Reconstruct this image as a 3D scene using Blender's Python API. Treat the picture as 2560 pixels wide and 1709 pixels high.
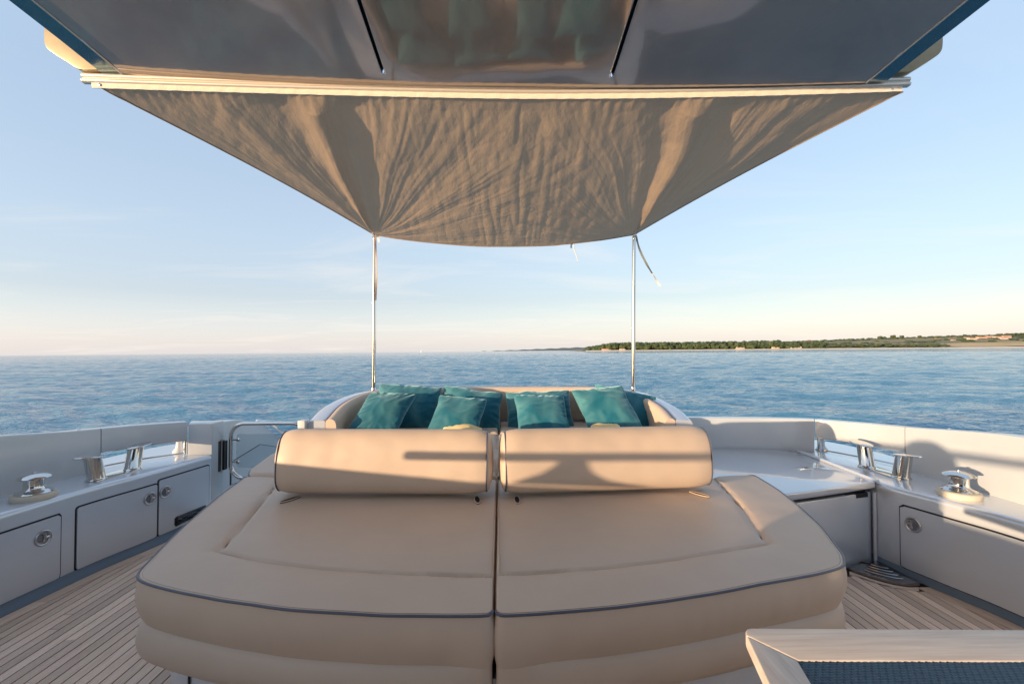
import bpy, bmesh, math, random
import numpy as np
from mathutils import Vector, Matrix, noise
R = math.radians
rnd = random.Random(7)
S = bpy.context.scene
for o in list(bpy.data.objects):
    bpy.data.objects.remove(o)

# ------------------------------------------------------------------ camera
cd = bpy.data.cameras.new('camera'); cam = bpy.data.objects.new('camera', cd)
S.collection.objects.link(cam); S.camera = cam
cam.location = (0, 0, 1.5)
cam.rotation_euler = (R(90 + 1.12), 0, R(-1.45))
cd.sensor_width = 36; cd.lens = 16.0
cd.clip_start = 0.05; cd.clip_end = 60000

# ------------------------------------------------------------------ world
SUN = Vector((-0.82, -0.565, 0.075)).normalized()         # towards the sun
TILT = R(0.51)                                           # the boat heels half a degree against the horizon
W = bpy.data.worlds.new('World'); S.world = W; W.use_nodes = True
nt = W.node_tree; nt.nodes.clear()
def wn(t, **k):
    n = nt.nodes.new(t)
    for a, b in k.items(): setattr(n, a, b)
    return n
tc = wn('ShaderNodeTexCoord')
mp = wn('ShaderNodeMapping'); mp.inputs['Rotation'].default_value = (0, TILT, 0)
nt.links.new(tc.outputs['Generated'], mp.inputs['Vector'])
sky = wn('ShaderNodeTexSky', sky_type='NISHITA'); sky.sun_disc = False
sky.sun_elevation = math.asin(SUN.z); sky.sun_rotation = math.atan2(SUN.x, SUN.y) % (2 * math.pi)
sky.altitude = 0; sky.air_density = 1.0; sky.dust_density = 1.2; sky.ozone_density = 1.6
nt.links.new(mp.outputs[0], sky.inputs[0])
# thin cirrus wisps and a pale haze band low over the sea
sx = wn('ShaderNodeSeparateXYZ'); nt.links.new(mp.outputs[0], sx.inputs[0])
def M(op, a, b=None, c=None, clamp=False):
    n = wn('ShaderNodeMath', operation=op); n.use_clamp = clamp
    for i, v in enumerate((a, b, c)):
        if v is None: continue
        if isinstance(v, (int, float)): n.inputs[i].default_value = v
        else: nt.links.new(v, n.inputs[i])
    return n.outputs[0]
zc = M('MAXIMUM', sx.outputs[2], 0.0)
den = M('ADD', zc, 0.09)
cx = M('DIVIDE', sx.outputs[0], den); cy = M('DIVIDE', sx.outputs[1], den)
cv = wn('ShaderNodeCombineXYZ'); nt.links.new(cx, cv.inputs[0]); nt.links.new(cy, cv.inputs[1])
m2 = wn('ShaderNodeMapping'); m2.inputs['Scale'].default_value = (0.42, 0.85, 1); m2.inputs['Rotation'].default_value = (0, 0, R(18))
nt.links.new(cv.outputs[0], m2.inputs[0])
nz = wn('ShaderNodeTexNoise'); nz.inputs['Scale'].default_value = 1.15; nz.inputs['Detail'].default_value = 9; nz.inputs['Roughness'].default_value = 0.62
nz.inputs['Distortion'].default_value = 0.7
nt.links.new(m2.outputs[0], nz.inputs['Vector'])
cl = M('MULTIPLY', M('SUBTRACT', nz.outputs[0], 0.50, clamp=True), 3.0, clamp=True)
low = M('SUBTRACT', 1.0, M('DIVIDE', zc, 0.62), clamp=True)
cl = M('MULTIPLY', cl, M('MULTIPLY', low, 0.62))
ramp = wn('ShaderNodeValToRGB'); cr = ramp.color_ramp
K = 1 / 3.45
stops = [(0.0, (.58, .575, .60)), (.05, (.47, .49, .59)), (.11, (.345, .375, .485)), (.22, (.34, .395, .50)), (.42, (.305, .38, .50)), (.77, (.40, .50, .66)), (1.0, (.42, .52, .70))]
while len(cr.elements) < len(stops): cr.elements.new(.5)
for e, (p_, c_) in zip(cr.elements, stops): e.position = p_; e.color = (*c_, 1)
nt.links.new(zc, ramp.inputs[0])
sc_ = wn('ShaderNodeVectorMath', operation='SCALE'); sc_.inputs['Scale'].default_value = 2.275
sn = wn('ShaderNodeVectorMath', operation='SCALE'); sn.inputs['Scale'].default_value = .34; nt.links.new(sky.outputs[0], sn.inputs[0])
nt.links.new(ramp.outputs[0], sc_.inputs[0])
skm = wn('ShaderNodeMixRGB'); skm.blend_type = 'ADD'; skm.inputs[0].default_value = 1.0
nt.links.new(sn.outputs[0], skm.inputs[1]); nt.links.new(sc_.outputs[0], skm.inputs[2])
cmix = wn('ShaderNodeMixRGB'); cmix.blend_type = 'MIX'
nt.links.new(cl, cmix.inputs[0]); nt.links.new(skm.outputs[0], cmix.inputs[1])
cmix.inputs[2].default_value = (2.15, 1.95, 1.75, 1)
bg = wn('ShaderNodeBackground'); bg.inputs[1].default_value = 0.15
wo = wn('ShaderNodeOutputWorld')
nt.links.new(cmix.outputs[0], bg.inputs[0]); nt.links.new(bg.outputs[0], wo.inputs[0])

sd = bpy.data.lights.new('sun', 'SUN'); sd.energy = 2.0; sd.angle = R(0.5); sd.color = (1.0, 0.72, 0.45)
sl = bpy.data.objects.new('sun', sd); S.collection.objects.link(sl)
sl.rotation_euler = (-SUN).to_track_quat('-Z', 'Y').to_euler(); sl.location = (-20, -12, 8)

S.view_settings.view_transform = 'Standard'; S.view_settings.look = 'None'
S.view_settings.gamma = 1.0; S.view_settings.exposure = 1.79; S.view_settings.use_curve_mapping = False

# ------------------------------------------------------------------ materials
def mat(name, col=(.5, .5, .5), rough=.5, metal=0.0, coat=0.0, coat_rough=.03, sheen=0.0, var=0.0, vscale=8.0, bump=0.0,
        bscale=200.0, bdist=0.002, stretch=(1, 1, 1), spec=.5, col2=None, bdetail=3, alpha=None, trans=0, ior=1.45, weave=0):
    m = bpy.data.materials.new(name); m.use_nodes = True; n = m.node_tree.nodes; l = m.node_tree.links
    p = n['Principled BSDF']
    p.inputs['Base Color'].default_value = (*col, 1); p.inputs['Roughness'].default_value = rough
    p.inputs['Metallic'].default_value = metal; p.inputs['Specular IOR Level'].default_value = spec
    p.inputs['Coat Weight'].default_value = coat; p.inputs['Coat Roughness'].default_value = coat_rough
    p.inputs['Sheen Weight'].default_value = sheen; p.inputs['IOR'].default_value = ior
    if trans: p.inputs['Transmission Weight'].default_value = trans
    tcx = n.new('ShaderNodeTexCoord'); mpx = n.new('ShaderNodeMapping'); mpx.inputs['Scale'].default_value = stretch
    l.new(tcx.outputs['Object'], mpx.inputs[0])
    if var or col2:
        z = n.new('ShaderNodeTexNoise'); z.inputs['Scale'].default_value = vscale; z.inputs['Detail'].default_value = 5; z.inputs['Roughness'].default_value = .6
        l.new(mpx.outputs[0], z.inputs['Vector'])
        rp = n.new('ShaderNodeValToRGB'); rp.color_ramp.elements[0].position = .32; rp.color_ramp.elements[1].position = .68
        c2 = col2 or tuple(c * (1 + var) for c in col); c1 = col if col2 else tuple(c * (1 - var) for c in col)
        rp.color_ramp.elements[0].color = (*c1, 1); rp.color_ramp.elements[1].color = (*c2, 1)
        l.new(z.outputs[0], rp.inputs[0]); l.new(rp.outputs[0], p.inputs['Base Color'])
    if bump or weave:
        b = n.new('ShaderNodeBump'); b.inputs['Strength'].default_value = bump or weave; b.inputs['Distance'].default_value = bdist
        z = n.new('ShaderNodeTexNoise'); z.inputs['Scale'].default_value = bscale; z.inputs['Detail'].default_value = bdetail
        l.new(mpx.outputs[0], z.inputs['Vector'])
        l.new(z.outputs[0], b.inputs['Height']); l.new(b.outputs[0], p.inputs['Normal'])
        if coat: l.new(b.outputs[0], p.inputs['Coat Normal'])
    return m
def add_objrandom(m, amt):
    n = m.node_tree.nodes; l = m.node_tree.links; p = n['Principled BSDF']
    src = p.inputs['Base Color'].links[0].from_socket if p.inputs['Base Color'].links else None
    oi = n.new('ShaderNodeObjectInfo'); hs = n.new('ShaderNodeHueSaturation')
    mr = n.new('ShaderNodeMapRange'); mr.inputs[3].default_value = 1 - amt; mr.inputs[4].default_value = 1 + amt
    l.new(oi.outputs['Random'], mr.inputs[0]); l.new(mr.outputs[0], hs.inputs['Value'])
    if src: l.new(src, hs.inputs['Color'])
    else: hs.inputs['Color'].default_value = p.inputs['Base Color'].default_value
    l.new(hs.outputs[0], p.inputs['Base Color'])
    return m
paint = mat('silver_paint', (.66, .705, .77), .25, .38, coat=.9, coat_rough=.04, var=.02, vscale=2, bump=.04, bscale=3.0, bdist=.02)
paint_lid = mat('lid_gelcoat', (.54, .575, .63), .30, .3, coat=1.0, coat_rough=.03, bump=.03, bscale=2.5, bdist=.02)
gel = mat('light_grey_gelcoat', (.53, .565, .605), .35, .1, coat=.6, coat_rough=.1, var=.03, vscale=3, bump=.05, bscale=4, bdist=.02)
white = mat('white_gelcoat', (.72, .71, .69), .3, coat=.6, coat_rough=.08)
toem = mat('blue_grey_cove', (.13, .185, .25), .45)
groove = mat('door_gasket', (.012, .014, .02), .6)
chrome = mat('polished_steel', (.66, .65, .63), .08, 1.0, bump=.06, bscale=14, bdist=.01)
satin = mat('satin_steel', (.50, .50, .51), .28, 1.0)
darksteel = mat('dark_steel', (.27, .28, .30), .25, 1.0)
black = mat('black_plastic', (.008, .009, .012), .3, coat=.3)
leather = mat('beige_vinyl', (.595, .472, .375), .46, var=.03, vscale=3.5, bump=.16, bscale=420, bdist=.0012, spec=.4)
leather_dk = mat('beige_vinyl_side', (.52, .41, .315), .5, var=.03, vscale=3.5, bump=.16, bscale=420, bdist=.0012, spec=.35)
piping = mat('grey_piping', (.085, .095, .14), .38, spec=.6)
seam = mat('seam_thread', (.20, .155, .12), .7)
yellow = mat('sunlit_yellow', (.80, .62, .30), .8, bump=.4, bscale=150)  # yellow stands in for sunlight on cushion tops
teak = mat('teak', (.66, .485, .375), .62, var=0, vscale=1.0, col2=(.82, .65, .52), stretch=(90, 3.2, 30), bump=.25, bscale=2.0, bdist=.001, spec=.3)
add_objrandom(teak, .22)
caulk = mat('deck_caulking', (.012, .012, .014), .55)
tablewood = mat('bleached_teak', (.62, .52, .44), .5, col2=(.78, .69, .60), vscale=1.0, stretch=(4, 60, 40), coat=.15, coat_rough=.3, spec=.4)
tablewood_y = mat('bleached_teak_side', (.62, .51, .43), .5, col2=(.78, .68, .59), vscale=1.0, stretch=(60, 6, 40), coat=.15, coat_rough=.3, spec=.4)
woven = mat('navy_woven_vinyl', (.016, .045, .085), .42, col2=(.03, .075, .12), vscale=60, spec=.5)
rubber = mat('cream_rubber', (.62, .56, .46), .5)
cordm = mat('tie_cord', (.75, .72, .66), .7)
ribbonm = mat('grey_webbing', (.16, .19, .20), .7, bump=.3, bscale=300)
hullm = mat('hull_paint', (.36, .38, .42), .25, .4, coat=.8)
cabinglass = mat('cabin_glass', (.01, .012, .015), .04, coat=.5)
tinted = mat('smoked_glass', (.74, .80, .82), .02, trans=1.0, ior=1.08)
hardm = mat('hardtop_gloss', (.44, .355, .295), .09, .28, coat=1.0, coat_rough=.02, var=.10, vscale=1.6, bump=.34, bscale=1.1, bdist=.06, bdetail=1.5)
hardside = mat('hardtop_edge', (.15, .235, .26), .2, .8, coat=.6, bump=.15, bscale=3, bdist=.03)
alu = mat('cream_aluminium', (.84, .76, .66), .33, .45, bump=.1, bscale=30, bdist=.004)
wingm = mat('golden_brown_wing', (.36, .285, .17), .35, .25, var=.12, vscale=9)  # golden brown with slight random mottling
flapm = mat('cream_webbing', (.84, .75, .63), .75, bump=.6, bscale=60, bdist=.004, stretch=(1, .2, 1))
sand = mat('beach_sand', (.80, .64, .47), .9, var=.12, vscale=.03)
grassland = mat('dry_scrub', (.10, .115, .045), .9, col2=(.42, .27, .12), vscale=.010, stretch=(1, 1, 1))
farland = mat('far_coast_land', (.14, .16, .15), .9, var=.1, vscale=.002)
leaf = mat('pine_foliage', (.022, .042, .018), .8, col2=(.085, .110, .040), vscale=.07)
bark = mat('bark', (.14, .10, .07), .9)
wallm = mat('house_plaster', (.66, .56, .46), .8); wallm2 = mat('house_plaster_pink', (.62, .42, .33), .8)
roofm = mat('clay_roof', (.42, .17, .10), .8); winm = mat('house_window', (.03, .035, .04), .3)
sailm = mat('sailcloth', (.8, .78, .74), .7)

velvet = bpy.data.materials.new('teal_velvet'); velvet.use_nodes = True
def velvet_nodes(m):
    n = m.node_tree.nodes; l = m.node_tree.links; p = n['Principled BSDF']
    p.inputs['Roughness'].default_value = .75; p.inputs['Specular IOR Level'].default_value = .25
    t = n.new('ShaderNodeTexCoord'); z = n.new('ShaderNodeTexNoise'); z.inputs['Scale'].default_value = 2.6; z.inputs['Detail'].default_value = 2
    z.inputs['Distortion'].default_value = .8
    l.new(t.outputs['Object'], z.inputs['Vector'])
    r = n.new('ShaderNodeValToRGB'); r.color_ramp.elements[0].position = .42; r.color_ramp.elements[1].position = .66
    r.color_ramp.elements[0].color = (.006, .120, .185, 1); r.color_ramp.elements[1].color = (.075, .235, .275, 1)
    l.new(z.outputs[0], r.inputs[0]); l.new(r.outputs[0], p.inputs['Base Color'])
    p.inputs['Sheen Weight'].default_value = 1.0; p.inputs['Sheen Roughness'].default_value = .42
    p.inputs['Sheen Tint'].default_value = (.62, .92, .90, 1)
    z2 = n.new('ShaderNodeTexNoise'); z2.inputs['Scale'].default_value = 16; z2.inputs['Detail'].default_value = 4
    b = n.new('ShaderNodeBump'); b.inputs['Strength'].default_value = .35; b.inputs['Distance'].default_value = .01
    l.new(t.outputs['Object'], z2.inputs['Vector']); l.new(z2.outputs[0], b.inputs['Height']); l.new(b.outputs[0], p.inputs['Normal'])
velvet_nodes(velvet); add_objrandom(velvet, .12)

canvas = bpy.data.materials.new('taupe_canvas'); canvas.use_nodes = True
def canvas_nodes(m):
    n = m.node_tree.nodes; l = m.node_tree.links; p = n['Principled BSDF']; out = n['Material Output']
    p.inputs['Roughness'].default_value = .62; p.inputs['Specular IOR Level'].default_value = .35
    t = n.new('ShaderNodeTexCoord')
    z = n.new('ShaderNodeTexNoise'); z.inputs['Scale'].default_value = 2.2; z.inputs['Detail'].default_value = 6
    l.new(t.outputs['Object'], z.inputs['Vector'])
    r = n.new('ShaderNodeValToRGB'); r.color_ramp.elements[0].position = .3; r.color_ramp.elements[1].position = .7
    r.color_ramp.elements[0].color = (.375, .268, .178, 1); r.color_ramp.elements[1].color = (.44, .32, .215, 1)
    l.new(z.outputs[0], r.inputs[0]); l.new(r.outputs[0], p.inputs['Base Color'])
    # creases: two scales of sharp-edged cells plus fine crumple
    mpp = n.new('ShaderNodeMapping'); mpp.inputs['Scale'].default_value = (1.5, .75, 1); l.new(t.outputs['Object'], mpp.inputs[0])
    z0 = n.new('ShaderNodeTexNoise'); z0.inputs['Scale'].default_value = 1.7; z0.inputs['Detail'].default_value = 2; l.new(mpp.outputs[0], z0.inputs['Vector'])
    mx = n.new('ShaderNodeMixRGB'); mx.inputs[0].default_value = .16; l.new(mpp.outputs[0], mx.inputs[1]); l.new(z0.outputs[1], mx.inputs[2])
    v1 = n.new('ShaderNodeTexVoronoi'); v1.feature = 'F1'; v1.inputs['Scale'].default_value = 5.5; l.new(mx.outputs[0], v1.inputs['Vector'])
    z1 = n.new('ShaderNodeTexNoise'); z1.inputs['Scale'].default_value = 9; z1.inputs['Detail'].default_value = 6; z1.inputs['Roughness'].default_value = .6; l.new(mpp.outputs[0], z1.inputs['Vector'])
    a = n.new('ShaderNodeMath'); a.operation = 'MULTIPLY_ADD'; a.inputs[1].default_value = .06
    l.new(v1.outputs['Distance'], a.inputs[0]); l.new(z1.outputs[0], a.inputs[2])
    b = n.new('ShaderNodeBump'); b.inputs['Strength'].default_value = .42; b.inputs['Distance'].default_value = .028
    l.new(a.outputs[0], b.inputs['Height']); l.new(b.outputs[0], p.inputs['Normal'])
    tr = n.new('ShaderNodeBsdfTranslucent'); tr.inputs[0].default_value = (.50, .375, .26, 1); l.new(b.outputs[0], tr.inputs['Normal'])
    mxs = n.new('ShaderNodeMixShader'); mxs.inputs[0].default_value = .36
    l.new(p.outputs[0], mxs.inputs[1]); l.new(tr.outputs[0], mxs.inputs[2]); l.new(mxs.outputs[0], out.inputs[0])
canvas_nodes(canvas)

water = bpy.data.materials.new('sea_water'); water.use_nodes = True
def water_nodes(m):
    n = m.node_tree.nodes; l = m.node_tree.links; p = n['Principled BSDF']
    p.inputs['Base Color'].default_value = (.04, .175, .265, 1); p.inputs['Roughness'].default_value = .07; p.inputs['IOR'].default_value = 1.333
    t = n.new('ShaderNodeTexCoord')
    def N(scale, st, det, rot=0):
        mp_ = n.new('ShaderNodeMapping'); mp_.inputs['Scale'].default_value = st; mp_.inputs['Rotation'].default_value = (0, 0, R(rot)); l.new(t.outputs['Object'], mp_.inputs[0])
        z = n.new('ShaderNodeTexNoise'); z.inputs['Scale'].default_value = scale; z.inputs['Detail'].default_value = det; z.inputs['Roughness'].default_value = .55
        l.new(mp_.outputs[0], z.inputs['Vector']); return z.outputs[0]
    a = N(.30, (.6, 1.2, 1), 3, 8); c = N(1.6, (.55, 1.25, 1), 3, -6); d = N(5.5, (.7, 1.2, 1), 2, 15)
    def mul(x, v, y=None):
        k = n.new('ShaderNodeMath'); k.operation = 'MULTIPLY_ADD'; k.inputs[1].default_value = v; l.new(x, k.inputs[0])
        if y is None: k.inputs[2].default_value = 0
        else: l.new(y, k.inputs[2])
        return k.outputs[0]
    h = mul(a, .20, mul(c, .28, mul(d, .12)))
    b = n.new('ShaderNodeBump'); b.inputs['Strength'].default_value = .75; b.inputs['Distance'].default_value = 1.0
    l.new(h, b.inputs['Height']); l.new(b.outputs[0], p.inputs['Normal'])
water_nodes(water)

# ------------------------------------------------------------------ helpers
COL = S.collection
def mesh_obj(name, verts, faces, m, parent=None, smooth=True, angle=40):
    me = bpy.data.meshes.new(name)
    if isinstance(verts, np.ndarray): verts = verts.tolist()
    me.from_pydata(verts, [], faces); me.validate(); me.update()
    me.materials.append(m)
    bm = bmesh.new(); bm.from_mesh(me); bmesh.ops.recalc_face_normals(bm, faces=bm.faces); bm.to_mesh(me); bm.free()
    if smooth:
        me.shade_smooth()
        if angle: me.set_sharp_from_angle(angle=R(angle))
    o = bpy.data.objects.new(name, me); COL.objects.link(o)
    if parent: o.parent = parent
    return o
def thing(name, label, cat, loc=(0, 0, 0), group=None):
    o = bpy.data.objects.new(name, None); COL.objects.link(o); o.location = loc; o.empty_display_size = .1
    o['label'] = label; o['category'] = cat
    if group: o['group'] = group
    return o
def tag(o, label, cat, group=None):
    o['label'] = label; o['category'] = cat
    if group: o['group'] = group
    return o
def struct(o): o['kind'] = 'structure'; return o
def keep(o, parent):            # parent without moving
    o.parent = parent; o.matrix_parent_inverse = Matrix.Translation(parent.location).inverted(); return o
class PM:                        # mesh collector
    def __init__(s): s.v = []; s.f = []
    def add(s, v, f):
        b = len(s.v); s.v += [tuple(x) for x in v]; s.f += [tuple(i + b for i in q) for q in f]; return s
    def build(s, name, m, parent=None, smooth=True, angle=40, bevel=0, seg=2):
        o = mesh_obj(name, s.v, s.f, m, None, smooth, angle)
        if bevel:
            bm = bmesh.new(); bm.from_mesh(o.data)
            bmesh.ops.bevel(bm, geom=[e for e in bm.edges if e.is_manifold and e.calc_face_angle(0) > .5], offset=bevel, segments=seg, affect='EDGES', profile=.6)
            bm.to_mesh(o.data); bm.free(); o.data.shade_smooth(); o.data.set_sharp_from_angle(angle=R(angle))
        if parent: keep(o, parent)
        return o
def box(pm, x0, x1, y0, y1, z0, z1):
    v = [(x, y, z) for z in (z0, z1) for y in (y0, y1) for x in (x0, x1)]
    pm.add(v, [(0, 2, 3, 1), (4, 5, 7, 6), (0, 1, 5, 4), (2, 6, 7, 3), (0, 4, 6, 2), (1, 3, 7, 5)]); return pm
def prism(pm, poly, z0, z1):     # poly = xy list
    n = len(poly)
    v = [(x, y, z0) for x, y in poly] + [(x, y, z1) for x, y in poly]
    pm.add(v, [tuple(range(n - 1, -1, -1)), tuple(range(n, 2 * n))] + [(i, (i + 1) % n, (i + 1) % n + n, i + n) for i in range(n)]); return pm
def spline(pts, n=8, closed=False):
    P = [np.array(p, float) for p in pts]; out = []
    N = len(P); rng = range(N if closed else N - 1)
    for i in rng:
        p1 = P[i]; p2 = P[(i + 1) % N]
        p0 = P[(i - 1) % N] if closed or i > 0 else 2 * p1 - p2
        p3 = P[(i + 2) % N] if closed or i < N - 2 else 2 * p2 - p1
        for k in range(n):
            t = k / n
            out.append(.5 * ((2 * p1) + (-p0 + p2) * t + (2 * p0 - 5 * p1 + 4 * p2 - p3) * t * t + (-p0 + 3 * p1 - 3 * p2 + p3) * t ** 3))
    if not closed: out.append(P[-1])
    return np.array(out)
def tube(pm, pts, r, seg=10, closed=False, caps=True):
    P = [Vector(p) for p in pts]; n = len(P); V = []; F = []
    up = None
    for i, p in enumerate(P):
        a = P[(i - 1) % n] if closed or i > 0 else p; b = P[(i + 1) % n] if closed or i < n - 1 else p
        t = (b - a).normalized()
        if up is None:
            up = Vector((0, 0, 1)) if abs(t.z) < .9 else Vector((1, 0, 0))
        s = t.cross(up)
        if s.length < 1e-4: s = t.cross(Vector((0, 1, 0)))
        s.normalize(); up = s.cross(t).normalized()
        rr = r[i] if hasattr(r, '__len__') else r
        for k in range(seg):
            th = 2 * math.pi * k / seg
            V.append(p + s * math.cos(th) * rr + up * math.sin(th) * rr)
    m_ = n if closed else n - 1
    for i in range(m_):
        for k in range(seg):
            F.append((i * seg + k, i * seg + (k + 1) % seg, ((i + 1) % n) * seg + (k + 1) % seg, ((i + 1) % n) * seg + k))
    if not closed and caps:
        F.append(tuple(range(seg - 1, -1, -1))); F.append(tuple((n - 1) * seg + k for k in range(seg)))
    pm.add(V, F); return pm
def lathe(pm, prof, c=(0, 0, 0), axis=(0, 0, 1), seg=32):
    ax = Vector(axis).normalized(); s = ax.cross(Vector((0, 1, 0)))
    if s.length < .1: s = ax.cross(Vector((1, 0, 0)))
    s.normalize(); t = ax.cross(s); V = []; F = []; c = Vector(c)
    for r, h in prof:
        for k in range(seg):
            a = 2 * math.pi * k / seg
            V.append(c + ax * h + (s * math.cos(a) + t * math.sin(a)) * r)
    for i in range(len(prof) - 1):
        for k in range(seg):
            F.append((i * seg + k, i * seg + (k + 1) % seg, (i + 1) * seg + (k + 1) % seg, (i + 1) * seg + k))
    F.append(tuple(range(seg - 1, -1, -1))); F.append(tuple((len(prof) - 1) * seg + k for k in range(seg)))
    pm.add(V, F); return pm
def sweep(pm, rings, closed_ring=True, caps=True):
    n = len(rings); m_ = len(rings[0]); V = [tuple(p) for r in rings for p in r]; F = []
    for i in range(n - 1):
        for k in range(m_ if closed_ring else m_ - 1):
            F.append((i * m_ + k, i * m_ + (k + 1) % m_, (i + 1) * m_ + (k + 1) % m_, (i + 1) * m_ + k))
    if caps and closed_ring:
        F.append(tuple(range(m_ - 1, -1, -1))); F.append(tuple((n - 1) * m_ + k for k in range(m_)))
    pm.add(V, F); return pm
def frame2d(path):               # left-hand normals of an xy path
    P = np.array([p[:2] for p in path]); T = np.gradient(P, axis=0); T /= np.linalg.norm(T, axis=1)[:, None]
    return np.stack([-T[:, 1], T[:, 0]], 1)
def dist_poly(pts, poly, closed=True):
    P = np.asarray(poly)[:, :2]; A = P; B = np.roll(P, -1, 0)
    if not closed: A = P[:-1]; B = P[1:]
    d = np.full(len(pts), 9.)
    for a, b in zip(A, B):
        ab = b - a; L = ab @ ab
        if L < 1e-12: continue
        t = np.clip(((pts - a) @ ab) / L, 0, 1); q = pts - a - t[:, None] * ab
        d = np.minimum(d, np.sqrt((q * q).sum(1)))
    return d
def nz3(x, y, s, off=0.0): return noise.noise(Vector((x * s + off, y * s - off, off * .37)))
def grid_faces(nu, nv, wrap=False):
    F = []
    for i in range(nu - 1):
        for k in range(nv if wrap else nv - 1):
            F.append((i * nv + k, i * nv + (k + 1) % nv, (i + 1) * nv + (k + 1) % nv, (i + 1) * nv + k))
    return F
def resample(P, n, closed=True):
    P = np.asarray(P, float); Q = np.vstack([P, P[:1]]) if closed else P
    s = np.r_[0, np.cumsum(np.linalg.norm(np.diff(Q, axis=0), axis=1))]
    t = np.linspace(0, s[-1], n, endpoint=not closed)
    return np.stack([np.interp(t, s, Q[:, k]) for k in range(Q.shape[1])], 1)
def pad(name, outline, ztop, m, parent, thick=.16, bulge=.012, er=.02, nA=420, nR=70, center=None, under=0.0):
    """soft cushion: outline (xy, closed), ztop(xy)->z, rounded rim, bulging side band"""
    O = resample(outline, nA); c = np.array(center) if center is not None else O.mean(0)
    k = np.r_[np.linspace(0, .86, int(nR * .7)), 1 - (1 - .86) * (1 - np.linspace(0, 1, int(nR * .3) + 1)[1:]) ** 1.6]
    rings = [c + kk * (O - c) for kk in k[1:]]
    P = np.vstack([c[None, :]] + rings)
    d = dist_poly(P, O); z = ztop(P)
    dd = np.clip(er - d, 0, er); z = z - (er - np.sqrt(np.maximum(er * er - dd * dd, 0)))
    V = np.c_[P, z]; n = len(rings)
    F = [(0, 1 + j, 1 + (j + 1) % nA) for j in range(nA)]
    for i in range(n - 1):
        b = 1 + i * nA
        F += [(b + j, b + nA + j, b + nA + (j + 1) % nA, b + (j + 1) % nA) for j in range(nA)]
    T = np.roll(O, -1, 0) - np.roll(O, 1, 0); T /= np.linalg.norm(T, axis=1)[:, None]; Nn = np.stack([T[:, 1], -T[:, 0]], 1)
    area = np.sum(O[:, 0] * np.roll(O[:, 1], -1) - np.roll(O[:, 0], -1) * O[:, 1])
    if area < 0: Nn = -Nn
    zr = V[-nA:, 2]; sv = []
    UM = np.clip((np.abs(O[:, 0]) - .06) / .12, 0, 1)
    PK = np.array([.0045 * nz3(x, y, 7, 3) + .0025 * nz3(x, y, 19, 5) for x, y in O])
    for q in np.linspace(0, 1, 8)[1:]:
        sv.append(np.c_[O + Nn * (bulge * math.sin(math.pi * q) + (PK * math.sin(math.pi * q))[:, None] - (under * q * q * UM)[:, None]), zr - (thick - er) * q])
    V = np.vstack([V] + sv); b0 = 1 + (n - 1) * nA
    for i in range(7):
        b = b0 + i * nA
        F += [(b + j, b + nA + j, b + nA + (j + 1) % nA, b + (j + 1) % nA) for j in range(nA)]
    F.append(tuple(b0 + 7 * nA + j for j in range(nA)))
    o = mesh_obj(name, V, F, m, None, True, 60)
    if parent: keep(o, parent)
    return o, O, Nn, zr

# ================================================================== SEA, COAST
SEA0 = -1.7
def sea_z(x, y=0): return SEA0 + math.tan(TILT) * x
def make_sea():
    rr = [5.0]
    while rr[-1] < 420: rr.append(rr[-1] * 1.0068)
    r = np.array(rr + list(np.geomspace(440, 30000, 40)))
    th = np.linspace(R(-68), R(68), 620)
    RR, TH = np.meshgrid(r, th, indexing='ij'); X = RR * np.sin(TH); Y = RR * np.cos(TH)
    rg = np.random.RandomState(3); Z = np.zeros_like(X)
    for i in range(46):
        lam = .55 * (1.115 ** i) * .9; 
        a = R(rg.normal(250, 34)); k = 2 * math.pi / lam; amp = .0058 * lam ** .90 if lam < 7 else .0058 * 7 ** .90 * (7 / lam) ** .5
        att = np.clip(2.0 - RR * .0068 * 2.6 / lam, 0, 1)
        Z += att * amp * np.sin(k * (X * math.cos(a) + Y * math.sin(a)) + rg.uniform(0, 6.28)) * (1 + .5 * np.sin(X * .05 * rg.uniform(.3, 1) + Y * .04 * rg.uniform(.3, 1) + i))
    Z = Z + SEA0 + math.tan(TILT) * X
    V = np.stack([X.ravel(), Y.ravel(), Z.ravel()], 1)
    me = bpy.data.meshes.new('sea'); nv = len(V); nu, nvv = X.shape
    # the rest of the sea around and behind the boat, coarser
    idx = np.arange(nu * nvv).reshape(nu, nvv)
    Q = np.stack([idx[:-1, :-1], idx[1:, :-1], idx[1:, 1:], idx[:-1, 1:]], -1).reshape(-1, 4)
    r2 = np.r_[5.0, np.geomspace(8, 30000, 30)]; th2 = np.linspace(R(68), R(292), 80)
    R2, T2 = np.meshgrid(r2, th2, indexing='ij'); X2 = R2 * np.sin(T2); Y2 = R2 * np.cos(T2)
    V2 = np.stack([X2.ravel(), Y2.ravel(), (SEA0 + math.tan(TILT) * X2).ravel()], 1)
    id2 = np.arange(X2.size).reshape(X2.shape) + nv
    Q2 = np.stack([id2[:-1, :-1], id2[1:, :-1], id2[1:, 1:], id2[:-1, 1:]], -1).reshape(-1, 4)
    V = np.vstack([V, V2]); Q = np.vstack([Q, Q2])
    me.vertices.add(len(V)); me.vertices.foreach_set('co', V.ravel())
    me.loops.add(Q.size); me.polygons.add(len(Q))
    me.loops.foreach_set('vertex_index', Q.ravel().astype(np.int32))
    me.polygons.foreach_set('loop_start', (np.arange(len(Q)) * 4).astype(np.int32))
    me.update(calc_edges=True); me.materials.append(water); me.shade_smooth()
    if me.polygons[0].normal.z < 0: me.flip_normals()
    o = bpy.data.objects.new('sea', me); COL.objects.link(o); struct(o)
make_sea()

def CX(u, Y): return (u - 1148) / 1044 * Y        # bearing in the view, to metres at distance Y
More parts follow.
